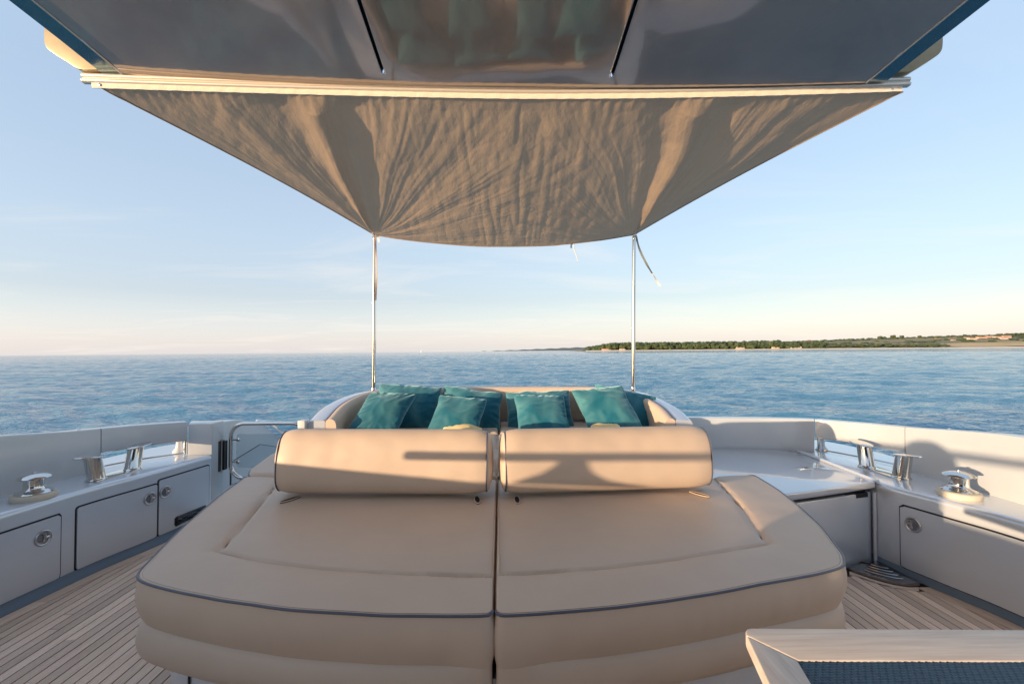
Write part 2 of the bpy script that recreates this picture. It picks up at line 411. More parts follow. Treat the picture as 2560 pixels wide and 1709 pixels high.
# shoreline on the right: (bearing, distance)
shore = [(CX(1345, 1180), 1180), (CX(1500, 1120), 1120), (CX(1700, 1080), 1080), (CX(1900, 1040), 1040), (CX(2100, 1010), 1010), (CX(2349, 990), 990), (CX(2750, 960), 960), (CX(3400, 930), 930)]
shore = spline(shore, 10)
def hill_h(x, u, back):          # terrain height behind the beach
    b = back
    base = 2.0 + 7 * min(1, b / 120)
    rise = 35 * max(0, min(1, (u - 1650) / 700)) ** .8 * max(0, min(1, (b - 60) / 700)) ** 1.1
    return base + rise + 2.5 * nz3(x * .004, b * .004, 1, 3)
def shore_y(u): return float(np.interp(u, 1148 + shore[:, 0] / shore[:, 1] * 1044, shore[:, 1]))
field = mat('dry_grass', (.66, .43, .21), .95, col2=(.46, .33, .14), vscale=.02)
def make_coast():
    rows = [(-6, -1.0), (0, .2), (14, 1.6), (26, 2.4), (27, 2.6), (60, None), (120, None), (220, None), (360, None), (520, None), (700, None), (900, None), (1200, None)]
    V = []; n = len(shore)
    for (b, h) in rows:
        for (x, y) in shore:
            u = 1148 + x / y * 1044
            k = (y + b) / y if b > 100 else 1
            xx = x * (1 + (b / y) * .55); yy = y + b
            hh = h if h is not None else hill_h(xx, u, b)
            if u < 1400 and b > 60: hh = hh * max(.2, (u - 1330) / 80) if u > 1340 else 1
            V.append((xx, yy, sea_z(xx) + hh))
    Vf = []
    us = np.linspace(2075, 2460, 30)
    for b in (28, 50, 80, 110, 140):
        for u in us:
            y = shore_y(u) + b; x = CX(u, y); e = 1 if 2080 < u else .0
            xs_ = x; Vf.append((x, y, sea_z(x) + hill_h(x, u, b) + 1.2 + .8 * nz3(x * .02, y * .02, 1, 5)))
    o = mesh_obj('dry_field', Vf, grid_faces(5, 30), field); struct(o)
    Vb = V[:5 * n]; o = mesh_obj('beach', Vb, grid_faces(5, n), sand); struct(o)
    Vt = V[4 * n:]; o = mesh_obj('coast_hills', Vt, grid_faces(len(rows) - 4, n), grassland); struct(o)
make_coast()
def crown_blob(pm, c, rx, rz, rg, sub=1):
    V0, F0 = ICO
    s = rg.uniform(0, 100)
    V = []
    for v in V0:
        q = 1 + .42 * noise.noise(Vector((v[0] * 1.7 + s, v[1] * 1.7, v[2] * 1.7 + s)))
        V.append((c[0] + v[0] * rx * q, c[1] + v[1] * rx * q, c[2] + v[2] * rz * q))
    pm.add(V, F0)
bmi = bmesh.new(); bmesh.ops.create_icosphere(bmi, subdivisions=2, radius=1)
ICO = ([tuple(v.co) for v in bmi.verts], [tuple(v.index for v in f.verts) for f in bmi.faces]); bmi.free()
bmi = bmesh.new(); bmesh.ops.create_icosphere(bmi, subdivisions=1, radius=1)
ICO1 = ([tuple(v.co) for v in bmi.verts], [tuple(v.index for v in f.verts) for f in bmi.faces]); bmi.free()
def shore_at(u):
    us = 1148 + shore[:, 0] / shore[:, 1] * 1044
    y = np.interp(u, us, shore[:, 1]); return CX(u, y), y
def put(u, back):
    x, y = shore_at(u); xx = x * (1 + back / y * .55)
    # keep the bearing: solve for the ground point at this depth
    return CX(u, y + back), y + back
def ground(u, back):
    x, y = put(u, back)
    return hill_h(x, u, back) if back > 30 else 2.4
def make_woods():
    global ICO
    rg = random.Random(5); pm = PM()
    keepI = ICO
    for i in range(1000):         # dense pine wood along the headland
        u = rg.uniform(1348, 1900); back = rg.uniform(30, 150) if i % 3 else rg.uniform(28, 45)
        if u > 1820 and rg.random() < .35: continue
        x, y = put(u, back); g = sea_z(x) + ground(u, back) * .8
        e = max(.35, min(1, (u - 1338) / 60)); h = rg.uniform(8, 17) * e * (1 if u < 1800 else .75)
        for k in range(3):
            crown_blob(pm, (x + rg.uniform(-3, 3), y + rg.uniform(-2, 2), g + h * (.45 + .22 * k)), rg.uniform(3.0, 7.5), rg.uniform(2.0, 4.2), rg)
    for i in range(520):         # tree belts and bushes further back and along the shore to the right
        t = rg.random()
        if t < .62: u = rg.uniform(1800, 2420); back = rg.uniform(560, 820); h = rg.uniform(7, 14)
        elif t < .80: u = rg.uniform(1820, 2420); back = rg.uniform(200, 560); h = rg.uniform(3, 6)
        else: u = rg.uniform(1850, 2200); back = rg.uniform(28, 70); h = rg.uniform(3, 7)
        x, y = put(u, back); g = sea_z(x) + ground(u, back)
        for k in range(2):
            crown_blob(pm, (x + rg.uniform(-5, 5), y + rg.uniform(-3, 3), g + h * (.35 + .3 * k)), rg.uniform(4, 9), rg.uniform(2.2, 4.5) * min(1, h / 8), rg)
    o = pm.build('woodland', leaf, smooth=False); o['kind'] = 'stuff'
    o['label'] = 'dense dark green pine wood and tree belts along the far right shore'
make_woods()
def pine(u, back, h, r, label):
    x, y = put(u, back); g = sea_z(x) + ground(u, back)
    t = thing('umbrella_pine', label, 'tree', (x, y, g), 'umbrella pines standing out on the ridge')
    pm = PM(); tube(pm, [(x, y, g - 1), (x + .4, y, g + h * .4), (x, y, g + h * .8)], [.7, .5, .35], 6); pm.build('trunk', bark, t)
    pm = PM(); rg = random.Random(int(u))
    for k in range(9):
        a = rg.uniform(0, 6.28); q = rg.uniform(0, .6) * r
        crown_blob(pm, (x + math.cos(a) * q, y + math.sin(a) * q, g + h * rg.uniform(.55, .9)), r * .5, r * .34, rg)
    pm.build('crown', leaf, t, smooth=False)
for (u, h, r, lb) in [(2036, 19, 10, 'leftmost tall round pine on the ridge of the far shore'), (2048, 16, 6, 'small narrow pine between two larger ones on the ridge'),
                      (2068, 19, 11, 'broad pine right of the small narrow one on the ridge'), (2091, 17, 10, 'broad flat pine left of the ridge dip above the shore'),
                      (2133, 15, 9, 'lone wide pine on the ridge above the dry field')]:
    pine(u, 640, h, r, lb)
def house(u, back, w, d, h, label, wm, two=False):
    x, y = put(u, back); g = sea_z(x) + ground(u, back)
    t = thing('coast_house', label, 'house', (x, y, g), 'houses along the far shore')
    pm = PM(); box(pm, x - w / 2, x + w / 2, y, y + d, g - 3, g + h); pm.build('wall', wm, t, smooth=False)
    pm = PM(); e = .5; zt = g + h; rh = min(d, w) * .22
    pm.add([(x - w / 2 - e, y - e, zt), (x + w / 2 + e, y - e, zt), (x + w / 2 + e, y + d + e, zt), (x - w / 2 - e, y + d + e, zt), (x - w / 2 + 1, y + d / 2, zt + rh), (x + w / 2 - 1, y + d / 2, zt + rh)],
           [(0, 1, 5, 4), (2, 3, 4, 5), (1, 2, 5), (3, 0, 4), (0, 3, 2, 1)])
    pm.build('roof', roofm, t, smooth=False)
    nwin = max(2, int(w / 4))
    for i in range(nwin):
        xx = x - w / 2 + (i + .5) * w / nwin
        pm = PM(); box(pm, xx - .6, xx + .6, y - .08, y + .1, g + h * .35, g + h * .7); pm.build('window', winm, t, smooth=False)
for a in [(1392, 27, 22, 6, 3.2, 'long low pink beach house left of the right awning pole', wallm2), (1430, 27, 14, 6, 3, 'small low cream beach house just left of the right awning pole', wallm),
          (1706, 28, 20, 8, 5, 'tan beach house with tiled roof below the pine wood', wallm), (1790, 28, 16, 7, 4, 'white bungalow at the right end of the pine wood', wallm),
          (1836, 28, 30, 8, 4.5, 'long flat white beach building on the shore', wallm), (1868, 520, 30, 12, 8, 'pink building on the hill above the end of the wood', wallm2),
          (2178, 470, 14, 9, 5, 'single small white house below the ridge', wallm), (2244, 560, 26, 10, 6, 'pale long house highest on the far right hillside', wallm),
          (2262, 350, 22, 10, 7, 'cream house lowest of the hillside village', wallm), (2285, 470, 30, 10, 8, 'wide pink house in the middle of the hillside village', wallm2),
          (2305, 520, 24, 10, 8, 'tall salmon house right of the wide pink one', wallm2), (2325, 480, 26, 10, 7, 'cream house near the right end of the village', wallm),
          (2345, 500, 28, 10, 8, 'salmon house at the right edge of the picture', wallm2), (2338, 380, 22, 10, 6, 'white house below the village at the right edge', wallm),
          (2216, 330, 10, 8, 4, 'tiny cream hut in the dry field left of the village', wallm)]:
    house(*a)
# low distant coast left of the headland
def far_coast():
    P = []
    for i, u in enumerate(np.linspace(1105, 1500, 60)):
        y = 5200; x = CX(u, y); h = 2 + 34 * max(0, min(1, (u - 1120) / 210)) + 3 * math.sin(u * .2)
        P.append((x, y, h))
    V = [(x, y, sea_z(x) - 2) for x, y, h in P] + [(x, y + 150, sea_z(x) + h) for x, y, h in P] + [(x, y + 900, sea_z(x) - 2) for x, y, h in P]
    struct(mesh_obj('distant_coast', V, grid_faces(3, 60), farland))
far_coast()
def sailboat():
    y = 2600; x = CX(967, y); z = sea_z(x)
    t = thing('sailing_boat', 'tiny white sailing boat on the horizon left of the distant coast', 'sailing boat', (x, y, z))
    pm = PM(); prism(pm, [(x - 5, y), (x - 3, y - 1.4), (x + 3, y - 1.4), (x + 5.5, y), (x + 3, y + 1.4), (x - 3, y + 1.4)], z - .3, z + 1.1); pm.build('hull', white, t)
    pm = PM(); pm.add([(x - 4.2, y, z + 2), (x + .3, y - .1, z + 2), (x + .3, y, z + 14), (x - 4.2, y + .1, z + 2), (x + .3, y + .1, z + 2), (x + .3, y + .1, z + 14)], [(0, 1, 2), (3, 5, 4), (0, 2, 5, 3), (0, 3, 4, 1), (1, 4, 5, 2)]); pm.build('sail', sailm, t)
    pm = PM(); tube(pm, [(x + .4, y, z + 1), (x + .4, y, z + 15)], .12, 6); pm.build('mast', satin, t)
sailboat()

# ================================================================== BOAT SHELL
FL = [(-2.4, -3.0), (0, -3.02), (1.5, -3.0), (2.0, -2.94), (2.65, -2.86), (3.19, -2.79), (3.6, -2.69), (4.16, -2.585)]
FRt = [(-2.4, 2.98), (0, 2.98), (1.5, 2.95), (2.43, 2.852), (2.8, 2.76), (3.18, 2.668), (3.6, 2.685), (4.12, 2.735)]
def curve_fn(tab):
    P = spline([(a, b) for a, b in tab], 12)
    return (lambda y: float(np.interp(y, P[:, 0], P[:, 1])))
fL, fR = curve_fn(FL), curve_fn(FRt)
ZB = curve_fn([(-2.4, 1.03), (-1, 1.005), (-.5, 1.003), (.33, 1.003), (.8, 1.003), (1.04, 1.002), (1.77, .997), (2.7, .976), (3.0, .957), (3.5, .905), (4.1, .868), (4.4, .86)])
BL = spline([(-3.24, -2.4), (-3.24, 0), (-3.23, 1.5), (-3.19, 2.7), (-3.17, 3.2), (-3.12, 3.65), (-3.0, 3.93), (-2.80, 4.16)], 10)
BR = spline([(3.20, -2.4), (3.20, 0), (3.18, 1.5), (3.165, 2.7), (3.175, 3.2), (3.13, 3.65), (3.03, 3.93), (2.90, 4.14), (2.55, 4.25), (2.07, 4.305), (1.72, 4.33)], 10)
def bpath_x(B): return lambda y: float(np.interp(y, B[:, 1], B[:, 0]))
bL, bR = bpath_x(BL[BL[:, 1] <= 4.165]), bpath_x(BR[:78])
LZ = .57

# deck: black caulking bed, teak planks on it
pm = PM(); box(pm, -3.02, 3.02, -2.4, 4.28, -.06, -.004); struct(pm.build('deck', caulk, smooth=False))
deck = bpy.data.objects['deck']
def box_front(x): return 2.955 + (x - 1.82) * .262
GR_A, GR_B, GR_C = (2.374, 3.085), (2.668, 3.19), (2.672, 2.86)
arc = spline([GR_A, (2.43, 2.99), (2.50, 2.91), (2.585, 2.862), GR_C], 8)
def yend(x):
    if x < -1.2:                                      # left: locker toe with its margin plank
        ys = np.linspace(0, 4.2, 421); X = np.array([fL(y) for y in ys]) + .055 + .085
        ok = ys[X > x]
        return 4.2 if len(ok) == 0 else float(ok[0])
    if x > 1.5:
        ys = np.linspace(0, 3.2, 321); X = np.array([fR(y) for y in ys]) - .02 - .085
        ok = ys[X < x]; a = 3.2 if len(ok) == 0 else float(ok[0])
        b = box_front(x) - .06
        if x > 2.31: b = min(b, float(np.interp(x, arc[:, 0], arc[:, 1])) - .055 - .03 * max(0, 1 - (x - 2.31) / .2))
        return min(a, b)
    return 3.3
rp = random.Random(11)
def plank(poly):
    pm_ = PM(); prism(pm_, poly, -.004, .002); o = pm_.build('plank', teak, None, smooth=False); o.parent = deck; return o
pitch = .0565; k = -51
while k * pitch < 2.95:
    x0 = k * pitch + .0036; x1 = (k + 1) * pitch - .0036; k += 1
    if x0 < -2.95: continue
    if -1.22 < x0 < 1.22: y0s, lim = -2.35, 1.45 + .0 * x0
    y_a, y_b = yend(x0), yend(x1)
    if min(y_a, y_b) < -2.2: continue
    ys = -2.35; cut = -2.35 + rp.uniform(.6, 2.2)
    while cut < min(y_a, y_b) - .3:
        plank([(x0, ys), (x1, ys), (x1, cut - .002), (x0, cut - .002)]); ys = cut + .002; cut += rp.uniform(1.9, 2.6)
    plank([(x0, ys), (x1, ys), (x1, y_b - .003), (x0, y_a - .003)])
def strip(pa, pb): plank([tuple(p) for p in pa] + [tuple(p) for p in pb[::-1]])
for (ya, yb) in [(-2.35, -.2), (-.196, 1.6), (1.604, 2.82), (2.824, 3.42), (3.424, 4.2)]:
    Y = np.linspace(ya, yb, 14); strip([(fL(y) + .05, y) for y in Y], [(fL(y) + .05 + .085, y) for y in Y])
for (ya, yb) in [(-2.35, .2), (.204, 2.1), (2.104, 2.852)]:
    Y = np.linspace(ya, yb, 14); strip([(fR(y) - .02, y) for y in Y], [(fR(y) - .02 - .08, y) for y in Y])
an = frame2d(arc); strip(arc[1:-1] - an[1:-1] * -.0 + np.array([-.004, -.004]), (arc + np.array([-.034, -.040]) * 1.1)[1:-1])
X = np.linspace(1.5, 2.33, 6); strip([(x, box_front(x)) for x in X], [(x, box_front(x) - .055) for x in X])

# side lockers: one sweep each, doors, latches
def locker(side):
    f, b = (fL, bL) if side < 0 else (fR, bR)
    ymax = 4.16 if side < 0 else 4.12
    nm = 'left' if side < 0 else 'right'
    t = thing('side_locker', 'silver locker with glossy ledge along the %s bulwark, %s' % (nm, 'three doors in its face' if side < 0 else 'one wide door in its face'), 'locker', (side * 2.9, 2.5, 0), 'lockers along the cockpit sides')
    toe = .055 if side < 0 else .02
    Y = np.r_[np.linspace(-2.4, 2, 20), np.linspace(2.06, ymax, 60)]
    rings = []
    for y in Y:
        x = f(y); w = abs(b(y)) - abs(x) + .004
        prof = [(0, .002), (0, .02), (0, .045), (0, .2), (0, .4), (0, .535), (.002, .549), (.008, .561), (.018, .568), (.03, LZ), (max(w, .05), LZ), (max(w, .05), .002)]
        rings.append([(x + side * o, y, z) for o, z in prof])
    pm = PM(); sweep(pm, rings); pm.build('body', paint, t, angle=35)
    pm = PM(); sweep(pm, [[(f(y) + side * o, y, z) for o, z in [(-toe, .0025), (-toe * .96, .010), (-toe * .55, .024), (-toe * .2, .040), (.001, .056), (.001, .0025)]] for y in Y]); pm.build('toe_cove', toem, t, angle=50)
    return t
lockL, lockR = locker(-1), locker(1)
def face_patch(f, side, poly, off, depth, name, m, parent, rad=.02):
    """plate that follows the curved locker face; poly in (y,z)"""
    P = []
    n = len(poly)
    for i in range(n):
        a = np.array(poly[i - 1]); b = np.array(poly[i]); c = np.array(poly[(i + 1) % n])
        u = (a - b) / np.linalg.norm(a - b); v = (c - b) / np.linalg.norm(c - b)
        p0 = b + u * rad; p1 = b + v * rad
        for q in np.linspace(0, 1, 6): P.append((1 - q) ** 2 * p0 + 2 * q * (1 - q) * b + q * q * p1)
    O = resample(P, 120); c = O.mean(0)
    pmx = PM(); V = []; ks = tuple(np.linspace(0, 1, 21))
    P2 = np.vstack([c[None]] + [c + kk * (O - c) for kk in ks[1:]])
    top = [(f(y) - side * off, y, z) for y, z in P2]
    edge = O
    e2 = [(f(y) - side * (off - depth), y, z) for y, z in edge]
    F = [(0, 1 + j, 1 + (j + 1) % 120) for j in range(120)]
    for i in range(19):
        b_ = 1 + i * 120; F += [(b_ + j, b_ + 120 + j, b_ + 120 + (j + 1) % 120, b_ + (j + 1) % 120) for j in range(120)]
    b_ = 1 + 19 * 120; F += [(b_ + j, b_ + 120 + j, b_ + 120 + (j + 1) % 120, b_ + (j + 1) % 120) for j in range(120)]
    pmx.add(top + e2, F)
    return pmx.build(name, m, parent, angle=35)
def latch(f, side, y, z, parent, r=.048):
    dy = (f(y + .03) - f(y - .03)) / .06
    n = Vector((-side, side * dy, 0)).normalized()
    c = Vector((f(y), y, z)) + n * .008
    pm_ = PM(); lathe(pm_, [(r * 1.02, 0), (r, .006), (r * .92, .0085), (r * .78, .007), (r * .70, .002), (r * .66, -.003), (r * .2, -.004)], c, n, 32)
    o = pm_.build('latch', satin, None); keep(o, parent)
    s = Vector((0, 1, 0)).cross(n).normalized(); tt = n.cross(s)
    pm_ = PM(); lathe(pm_, [(r * .62, -.003), (r * .60, .001), (r * .2, .0015)], c, n, 24)
    o2 = pm_.build('latch_cup', darksteel, None); o2.parent = o
    pm_ = PM(); e = c + n * .004
    tube(pm_, [e - s * r * .5 + tt * r * .12, e + tt * r * .22, e + s * r * .5 + tt * r * .12], r * .17, 8)
    tube(pm_, [e + tt * r * .2, e + tt * r * .6], r * .2, 8)
    o3 = pm_.build('latch_handle', satin, None); o3.parent = o
def door(f, side, y0, y1, z0, z1, parent, ly, lz, label=None, poly=None):
    g = .010
    pl = poly or [(y0, z0), (y1, z0), (y1, z1), (y0, z1)]
    face_patch(f, side, [(y0 - g, z0 - g), (y1 + g, z0 - g), (y1 + g, z1 + g), (y0 - g, z1 + g)], .0015, .004, 'door_gasket', groove, parent)
    d = face_patch(f, side, pl, .0075, .007, 'locker_door', paint, parent, rad=.014)
    if label: d['label'] = label
    latch(f, side, ly, lz, d)
    return d
door(fL, -1, 1.95, 3.005, .055, .455, lockL, 2.905, .347, 'nearest locker door at the left edge of the picture')
door(fL, -1, 3.105, 3.640, .055, .462, lockL, 3.583, .369, 'middle locker door')
d3 = door(fL, -1, 3.656, 4.128, .055, .485, lockL, 3.706, .381, 'far locker door with a black vent in its corner')
ven = face_patch(fL, -1, [(3.79, .07), (4.10, .085), (4.10, .150), (3.79, .150)], .0095, .004, 'vent', black, lockL, rad=.025)
for q in range(5):
    pm = PM(); y0 = 3.80; z0 = .078 + q * .016
    tube(pm, [(fL(y) + .014, y, z0 + (y - 3.8) * .02) for y in np.linspace(3.81, 4.09, 6)], .0022, 6); o = pm.build('vent_slat', darksteel, None); keep(o, lockL)
door(fR, 1, 1.30, 3.020, .055, .462, lockR, 2.948, .358, 'wide locker door at the right edge')

for q_, (za, zb_) in enumerate([(.085, .135), (.13, .10), (.095, .12)]):
    strand_pts = [(fL(y) + .017 + .004 * q_, y, za + (zb_ - za) * (y - 3.8) / .28 + .012 * math.sin(y * 30 + q_ * 2)) for y in np.linspace(3.80, 4.08, 16)]
    pm = PM(); tube(pm, strand_pts, .005, 8); pm.build('cable', black, lockL)
# bulwarks
def wall_part(B, i0, i1, z0f, z1f, name, m, parent, th=.10, cap=True):
    P = B[i0:i1 + 1]; N_ = frame2d(B)[i0:i1 + 1]; rings = []
    out = 1 if B[0][0] < 0 else -1
    for (x, y), n in zip(P, N_):
        a, b = z0f(y), z1f(y); n = n * out
        lean = .012
        prof = [(0, a), (0, b - .012), (.002, b - .004), (.008, b), (th - .01, b), (th, b - .01), (th, a)]
        rings.append([(x + n[0] * (o + lean * (z - a)), y + n[1] * (o + lean * (z - a)), z) for o, z in prof])
    pm_ = PM(); sweep(pm_, rings); return pm_.build(name, m, parent, angle=30)
def bul(side):
    B = BL if side < 0 else BR
    nm = 'left' if side < 0 else 'right'
    t = thing('bulwark', 'light silver bulwark along the %s side with a mooring opening behind the bollards' % nm, 'bulwark', (side * 3.2, 2.5, .57), 'bulwarks around the cockpit')
    ys = B[:, 1]
    if side < 0: j1 = int(np.argmin(abs(ys - 3.66))); j2 = len(B) - 1
    else:
        j1 = int(np.argmin(abs(ys[:80] - 3.50))); j2 = 70
    base = lambda y: LZ - .02
    # front run split in two panels by a seam
    jm = int(np.argmin(abs(ys[:60] - .8)))
    wall_part(B, 0, jm, base, ZB, 'bulwark_panel', gel, t); 
    B2 = B.copy(); B2[jm] = B[jm] + (B[jm + 1] - B[jm]) * .02
    wall_part(B2, jm, j1, base, ZB, 'bulwark_panel', gel, t)
    B3 = B.copy(); B3[j1] = B[j1] + (B[j1 + 1] - B[j1]) / np.linalg.norm(B[j1 + 1] - B[j1]) * .005
    wall_part(B3, j1, j2, lambda y: .703, ZB, 'bulwark_beam', gel, t)
    if side > 0:
        B4 = B.copy(); B4[j2] = B[j2] + (B[j2 + 1] - B[j2]) / np.linalg.norm(B[j2 + 1] - B[j2]) * .006
        wall_part(B4, j2, len(B) - 1, base, ZB, 'bulwark_panel', gel, t)
    ik = int(np.argmin(abs(ys[:70] - (3.55 if side < 0 else 3.2)))); nk = (frame2d(B) * (1 if side < 0 else -1))[ik]
    pm_ = PM(); lathe(pm_, [(.012, 0), (.012, .006), (.006, .012), (.002, .014)], (B[ik][0] + nk[0] * .05, B[ik][1] + nk[1] * .05, ZB(ys[ik]) - .002), seg=14); pm_.build('cap_stud', chrome, t)
    # chrome trims of the opening
    N_ = frame2d(B) * (1 if side < 0 else -1)
    pm_ = PM(); tube(pm_, [(B[i][0] + N_[i][0] * .10, B[i][1] + N_[i][1] * .10, LZ + .004) for i in range(j1, j2 + 1)], .007, 8); pm_.build('opening_trim', chrome, t)
    pm_ = PM(); tube(pm_, [(B[i][0] + N_[i][0] * -.002, B[i][1] + N_[i][1] * -.002, .702) for i in range(j1, j2 + 1)], .004, 8); pm_.build('opening_trim', chrome, t)
    i = j2 - 1 if side > 0 else j2
    c = (B[i][0] + N_[i][0] * .05, B[i][1] + N_[i][1] * .05)
    pm_ = PM(); tube(pm_, [(c[0], c[1], LZ), (c[0], c[1], .703)], .016, 12); pm_.build('opening_post', chrome, t)
    return t, B, N_, j1, j2
bulL = bul(-1); bulR = bul(1)
# left end column by the gate passage
pm = PM(); prism(pm, [(-2.795, 4.165), (-2.70, 4.185), (-2.605, 4.195), (-2.60, 4.36), (-2.90, 4.36)], .0, .845)
o = pm.build('bulwark_column', gel, bulL[0], bevel=.006)

# outer deck edge and hull below it, swim platform, garage body
outer = spline([(-3.42, -2.4), (-3.46, 0), (-3.48, 2), (-3.46, 3.4), (-3.46, 4.2), (-3.25, 4.75), (-2.66, 5.0)], 8)
outerR = spline([(3.42, -2.4), (3.46, 0), (3.48, 2), (3.46, 3.4), (3.50, 4.2), (3.30, 4.78), (2.6, 4.95), (1.9, 5.0)], 8)
def shell(path, inner, name, label, side):
    t = thing('hull_side', label, 'hull', (side * 3.4, 2, -1), 'hull sides')
    n = len(path)
    I = resample(inner, n, closed=False)
    V = [(x, y, LZ - .012) for x, y in I] + [(x, y, LZ - .012) for x, y in path]
    mesh = mesh_obj('outer_deck', V, grid_faces(2, n), paint_lid); keep(mesh, t)
    N_ = frame2d(path); V = []
    for z, o in [(LZ - .012, 0), (LZ - .03, .02), (LZ - .12, .03), (.2, 0), (-.6, -.08), (-1.3, -.3), (-2.4, -.7)]:
        V += [(x + (1 if side > 0 else -1) * abs(o) * (1 if o > 0 else -1), y, z) for (x, y) in path]
    mesh = mesh_obj('hull_plating', V, grid_faces(7, n), hullm); keep(mesh, t)
shell(outer, BL[:, :2].tolist() + [(-2.62, 4.2)], 'l', 'silver hull side with flat outer deck on the left', -1)
shell(outerR, BR[:, :2].tolist(), 'r', 'silver hull side with flat outer deck on the right', 1)
def roller(c, lb):
    t = thing('fairlead_roller', lb, 'fairlead', c, 'rope rollers at the mooring openings')
    pm_ = PM(); lathe(pm_, [(.050, 0), (.052, .006), (.045, .02), (.028, .042), (.024, .06), (.024, .10), (.03, .13), (.05, .14)], c, seg=24); pm_.build('roller', white, t)
    pm_ = PM(); lathe(pm_, [(.012, .14), (.012, .155), (.006, .158)], c, seg=12); pm_.build('pin', chrome, t)
roller((3.055, 4.27, LZ - .012), 'white waisted rope roller seen through the right bulwark opening, far one')
0 and roller((3.26, 3.80, LZ - .012), 'white waisted rope roller half hidden behind the right bollards')
roller((-2.99, 4.33, LZ - .012), 'white waisted rope roller seen through the left bulwark opening, far one')
0 and roller((-3.24, 3.93, LZ - .012), 'white waisted rope roller half hidden behind the left bollards')

# left wing wall beside the boarding steps, with hatch
wy = [(4.20, .838), (4.62, .815), (4.80, .775), (5.08, .70), (5.30, .58), (5.55, .44), (5.9, .25), (5.9, -.9), (4.20, -.9)]
t = thing('boarding_wing', 'pale wing wall sloping down aft behind the tube gate, with a hatch', 'wing wall', (-2.7, 5, 0))
P = spline([wy[i] for i in range(7)], 5).tolist() + [(5.9, -.9), (4.20, -.9)]
pm = PM(); V = [(-2.62, y, z) for y, z in P] + [(-2.80, y, z) for y, z in P]; n = len(P)
pm.add(V, [tuple(range(n)), tuple(range(2 * n - 1, n - 1, -1))] + [(i, i + n, (i + 1) % n + n, (i + 1) % n) for i in range(n)]); pm.build('wall', gel, t, angle=30, bevel=.012)
hp = [(4.50, .20), (4.50, .42), (5.05, .485), (5.42, .38), (5.48, .30), (5.48, .12)]
pm = PM(); V = [(-2.617, y, z) for y, z in hp] + [(-2.64, y, z) for y, z in hp]; n = 6
pm.add(V, [tuple(range(n)), tuple(range(2 * n - 1, n - 1, -1))] + [(i, i + n, (i + 1) % n + n, (i + 1) % n) for i in range(n)]); pm.build('hatch_gasket', groove, t, smooth=False)
cc = np.mean(hp, 0); hp2 = [tuple(cc + (np.array(p) - cc) * .965) for p in hp]
pm = PM(); V = [(-2.614, y, z) for y, z in hp2] + [(-2.64, y, z) for y, z in hp2]
pm.add(V, [tuple(range(n)), tuple(range(2 * n - 1, n - 1, -1))] + [(i, i + n, (i + 1) % n + n, (i + 1) % n) for i in range(n)]); hh = pm.build('hatch', gel, t, smooth=False)
latch(lambda y: -2.614, -1, 5.34, .25, t, r=.045)
pm = PM(); tube(pm, spline([(-2.66, 5.05, .74), (-2.60, 5.2, .68), (-2.58, 5.6, .46), (-2.58, 5.9, .30)], 6), .016, 8); pm.build('grab_rail', chrome, t)

# gate
gx0, gx1, gz0, gz1, gy = -2.556, -1.85, .295, .812, 4.40
t = thing('tube_gate', 'polished tube frame gate with a glass pane across the left passage', 'gate', (gx0, gy, .3))
def rrect(x0, x1, z0, z1, y, r):
    P = []
    for (cx_, cz_, a0) in [(x1 - r, z1 - r, 0), (x0 + r, z1 - r, 90), (x0 + r, z0 + r, 180), (x1 - r, z0 + r, 270)]:
        for q in range(9): a = R(a0 + q * 11.25); P.append((cx_ + r * math.cos(a), y, cz_ + r * math.sin(a)))
    return P
pm = PM(); tube(pm, rrect(gx0, gx1, gz0, gz1, gy, .13), .019, 14, closed=True); pm.build('tube_frame', chrome, t)
pm = PM(); P = rrect(gx0 + .055, gx1 - .05, gz0 + .10, gz1 - .10, gy - .004, .03); n = len(P)
pm.add(P + [(x, y + .008, z) for x, y, z in P], [tuple(range(n)), tuple(range(2 * n - 1, n - 1, -1))] + [(i, i + n, (i + 1) % n + n, (i + 1) % n) for i in range(n)]); pm.build('glass_pane', tinted, t, angle=30)
for z in (.66, .45):
    pm = PM(); tube(pm, [(gx0 + .015, gy, z), (gx0 + .07, gy, z)], .010, 8); lathe(pm, [(.006, -.016), (.017, -.012), (.017, -.006), (.008, -.002)], (gx0 + .075, gy, z), (0, 1, 0), 16); pm.build('pane_clamp', chrome, t)
t2 = thing('gate_hinge', 'black hinge block with a steel pin between wing wall and gate', 'hinge', (-2.6, 4.34, .4))
pm = PM(); box(pm, -2.618, -2.596, 4.285, 4.375, .385, .665); pm.build('hinge_plate', black, t2, bevel=.003)
pm = PM(); box(pm, -2.595, -2.572, 4.33, 4.378, .39, .66); pm.build('hinge_block', black, t2, bevel=.004)
pm = PM(); tube(pm, [(-2.596, 4.325, .372), (-2.596, 4.325, .678)], .006, 8); pm.build('hinge_pin', satin, t2)

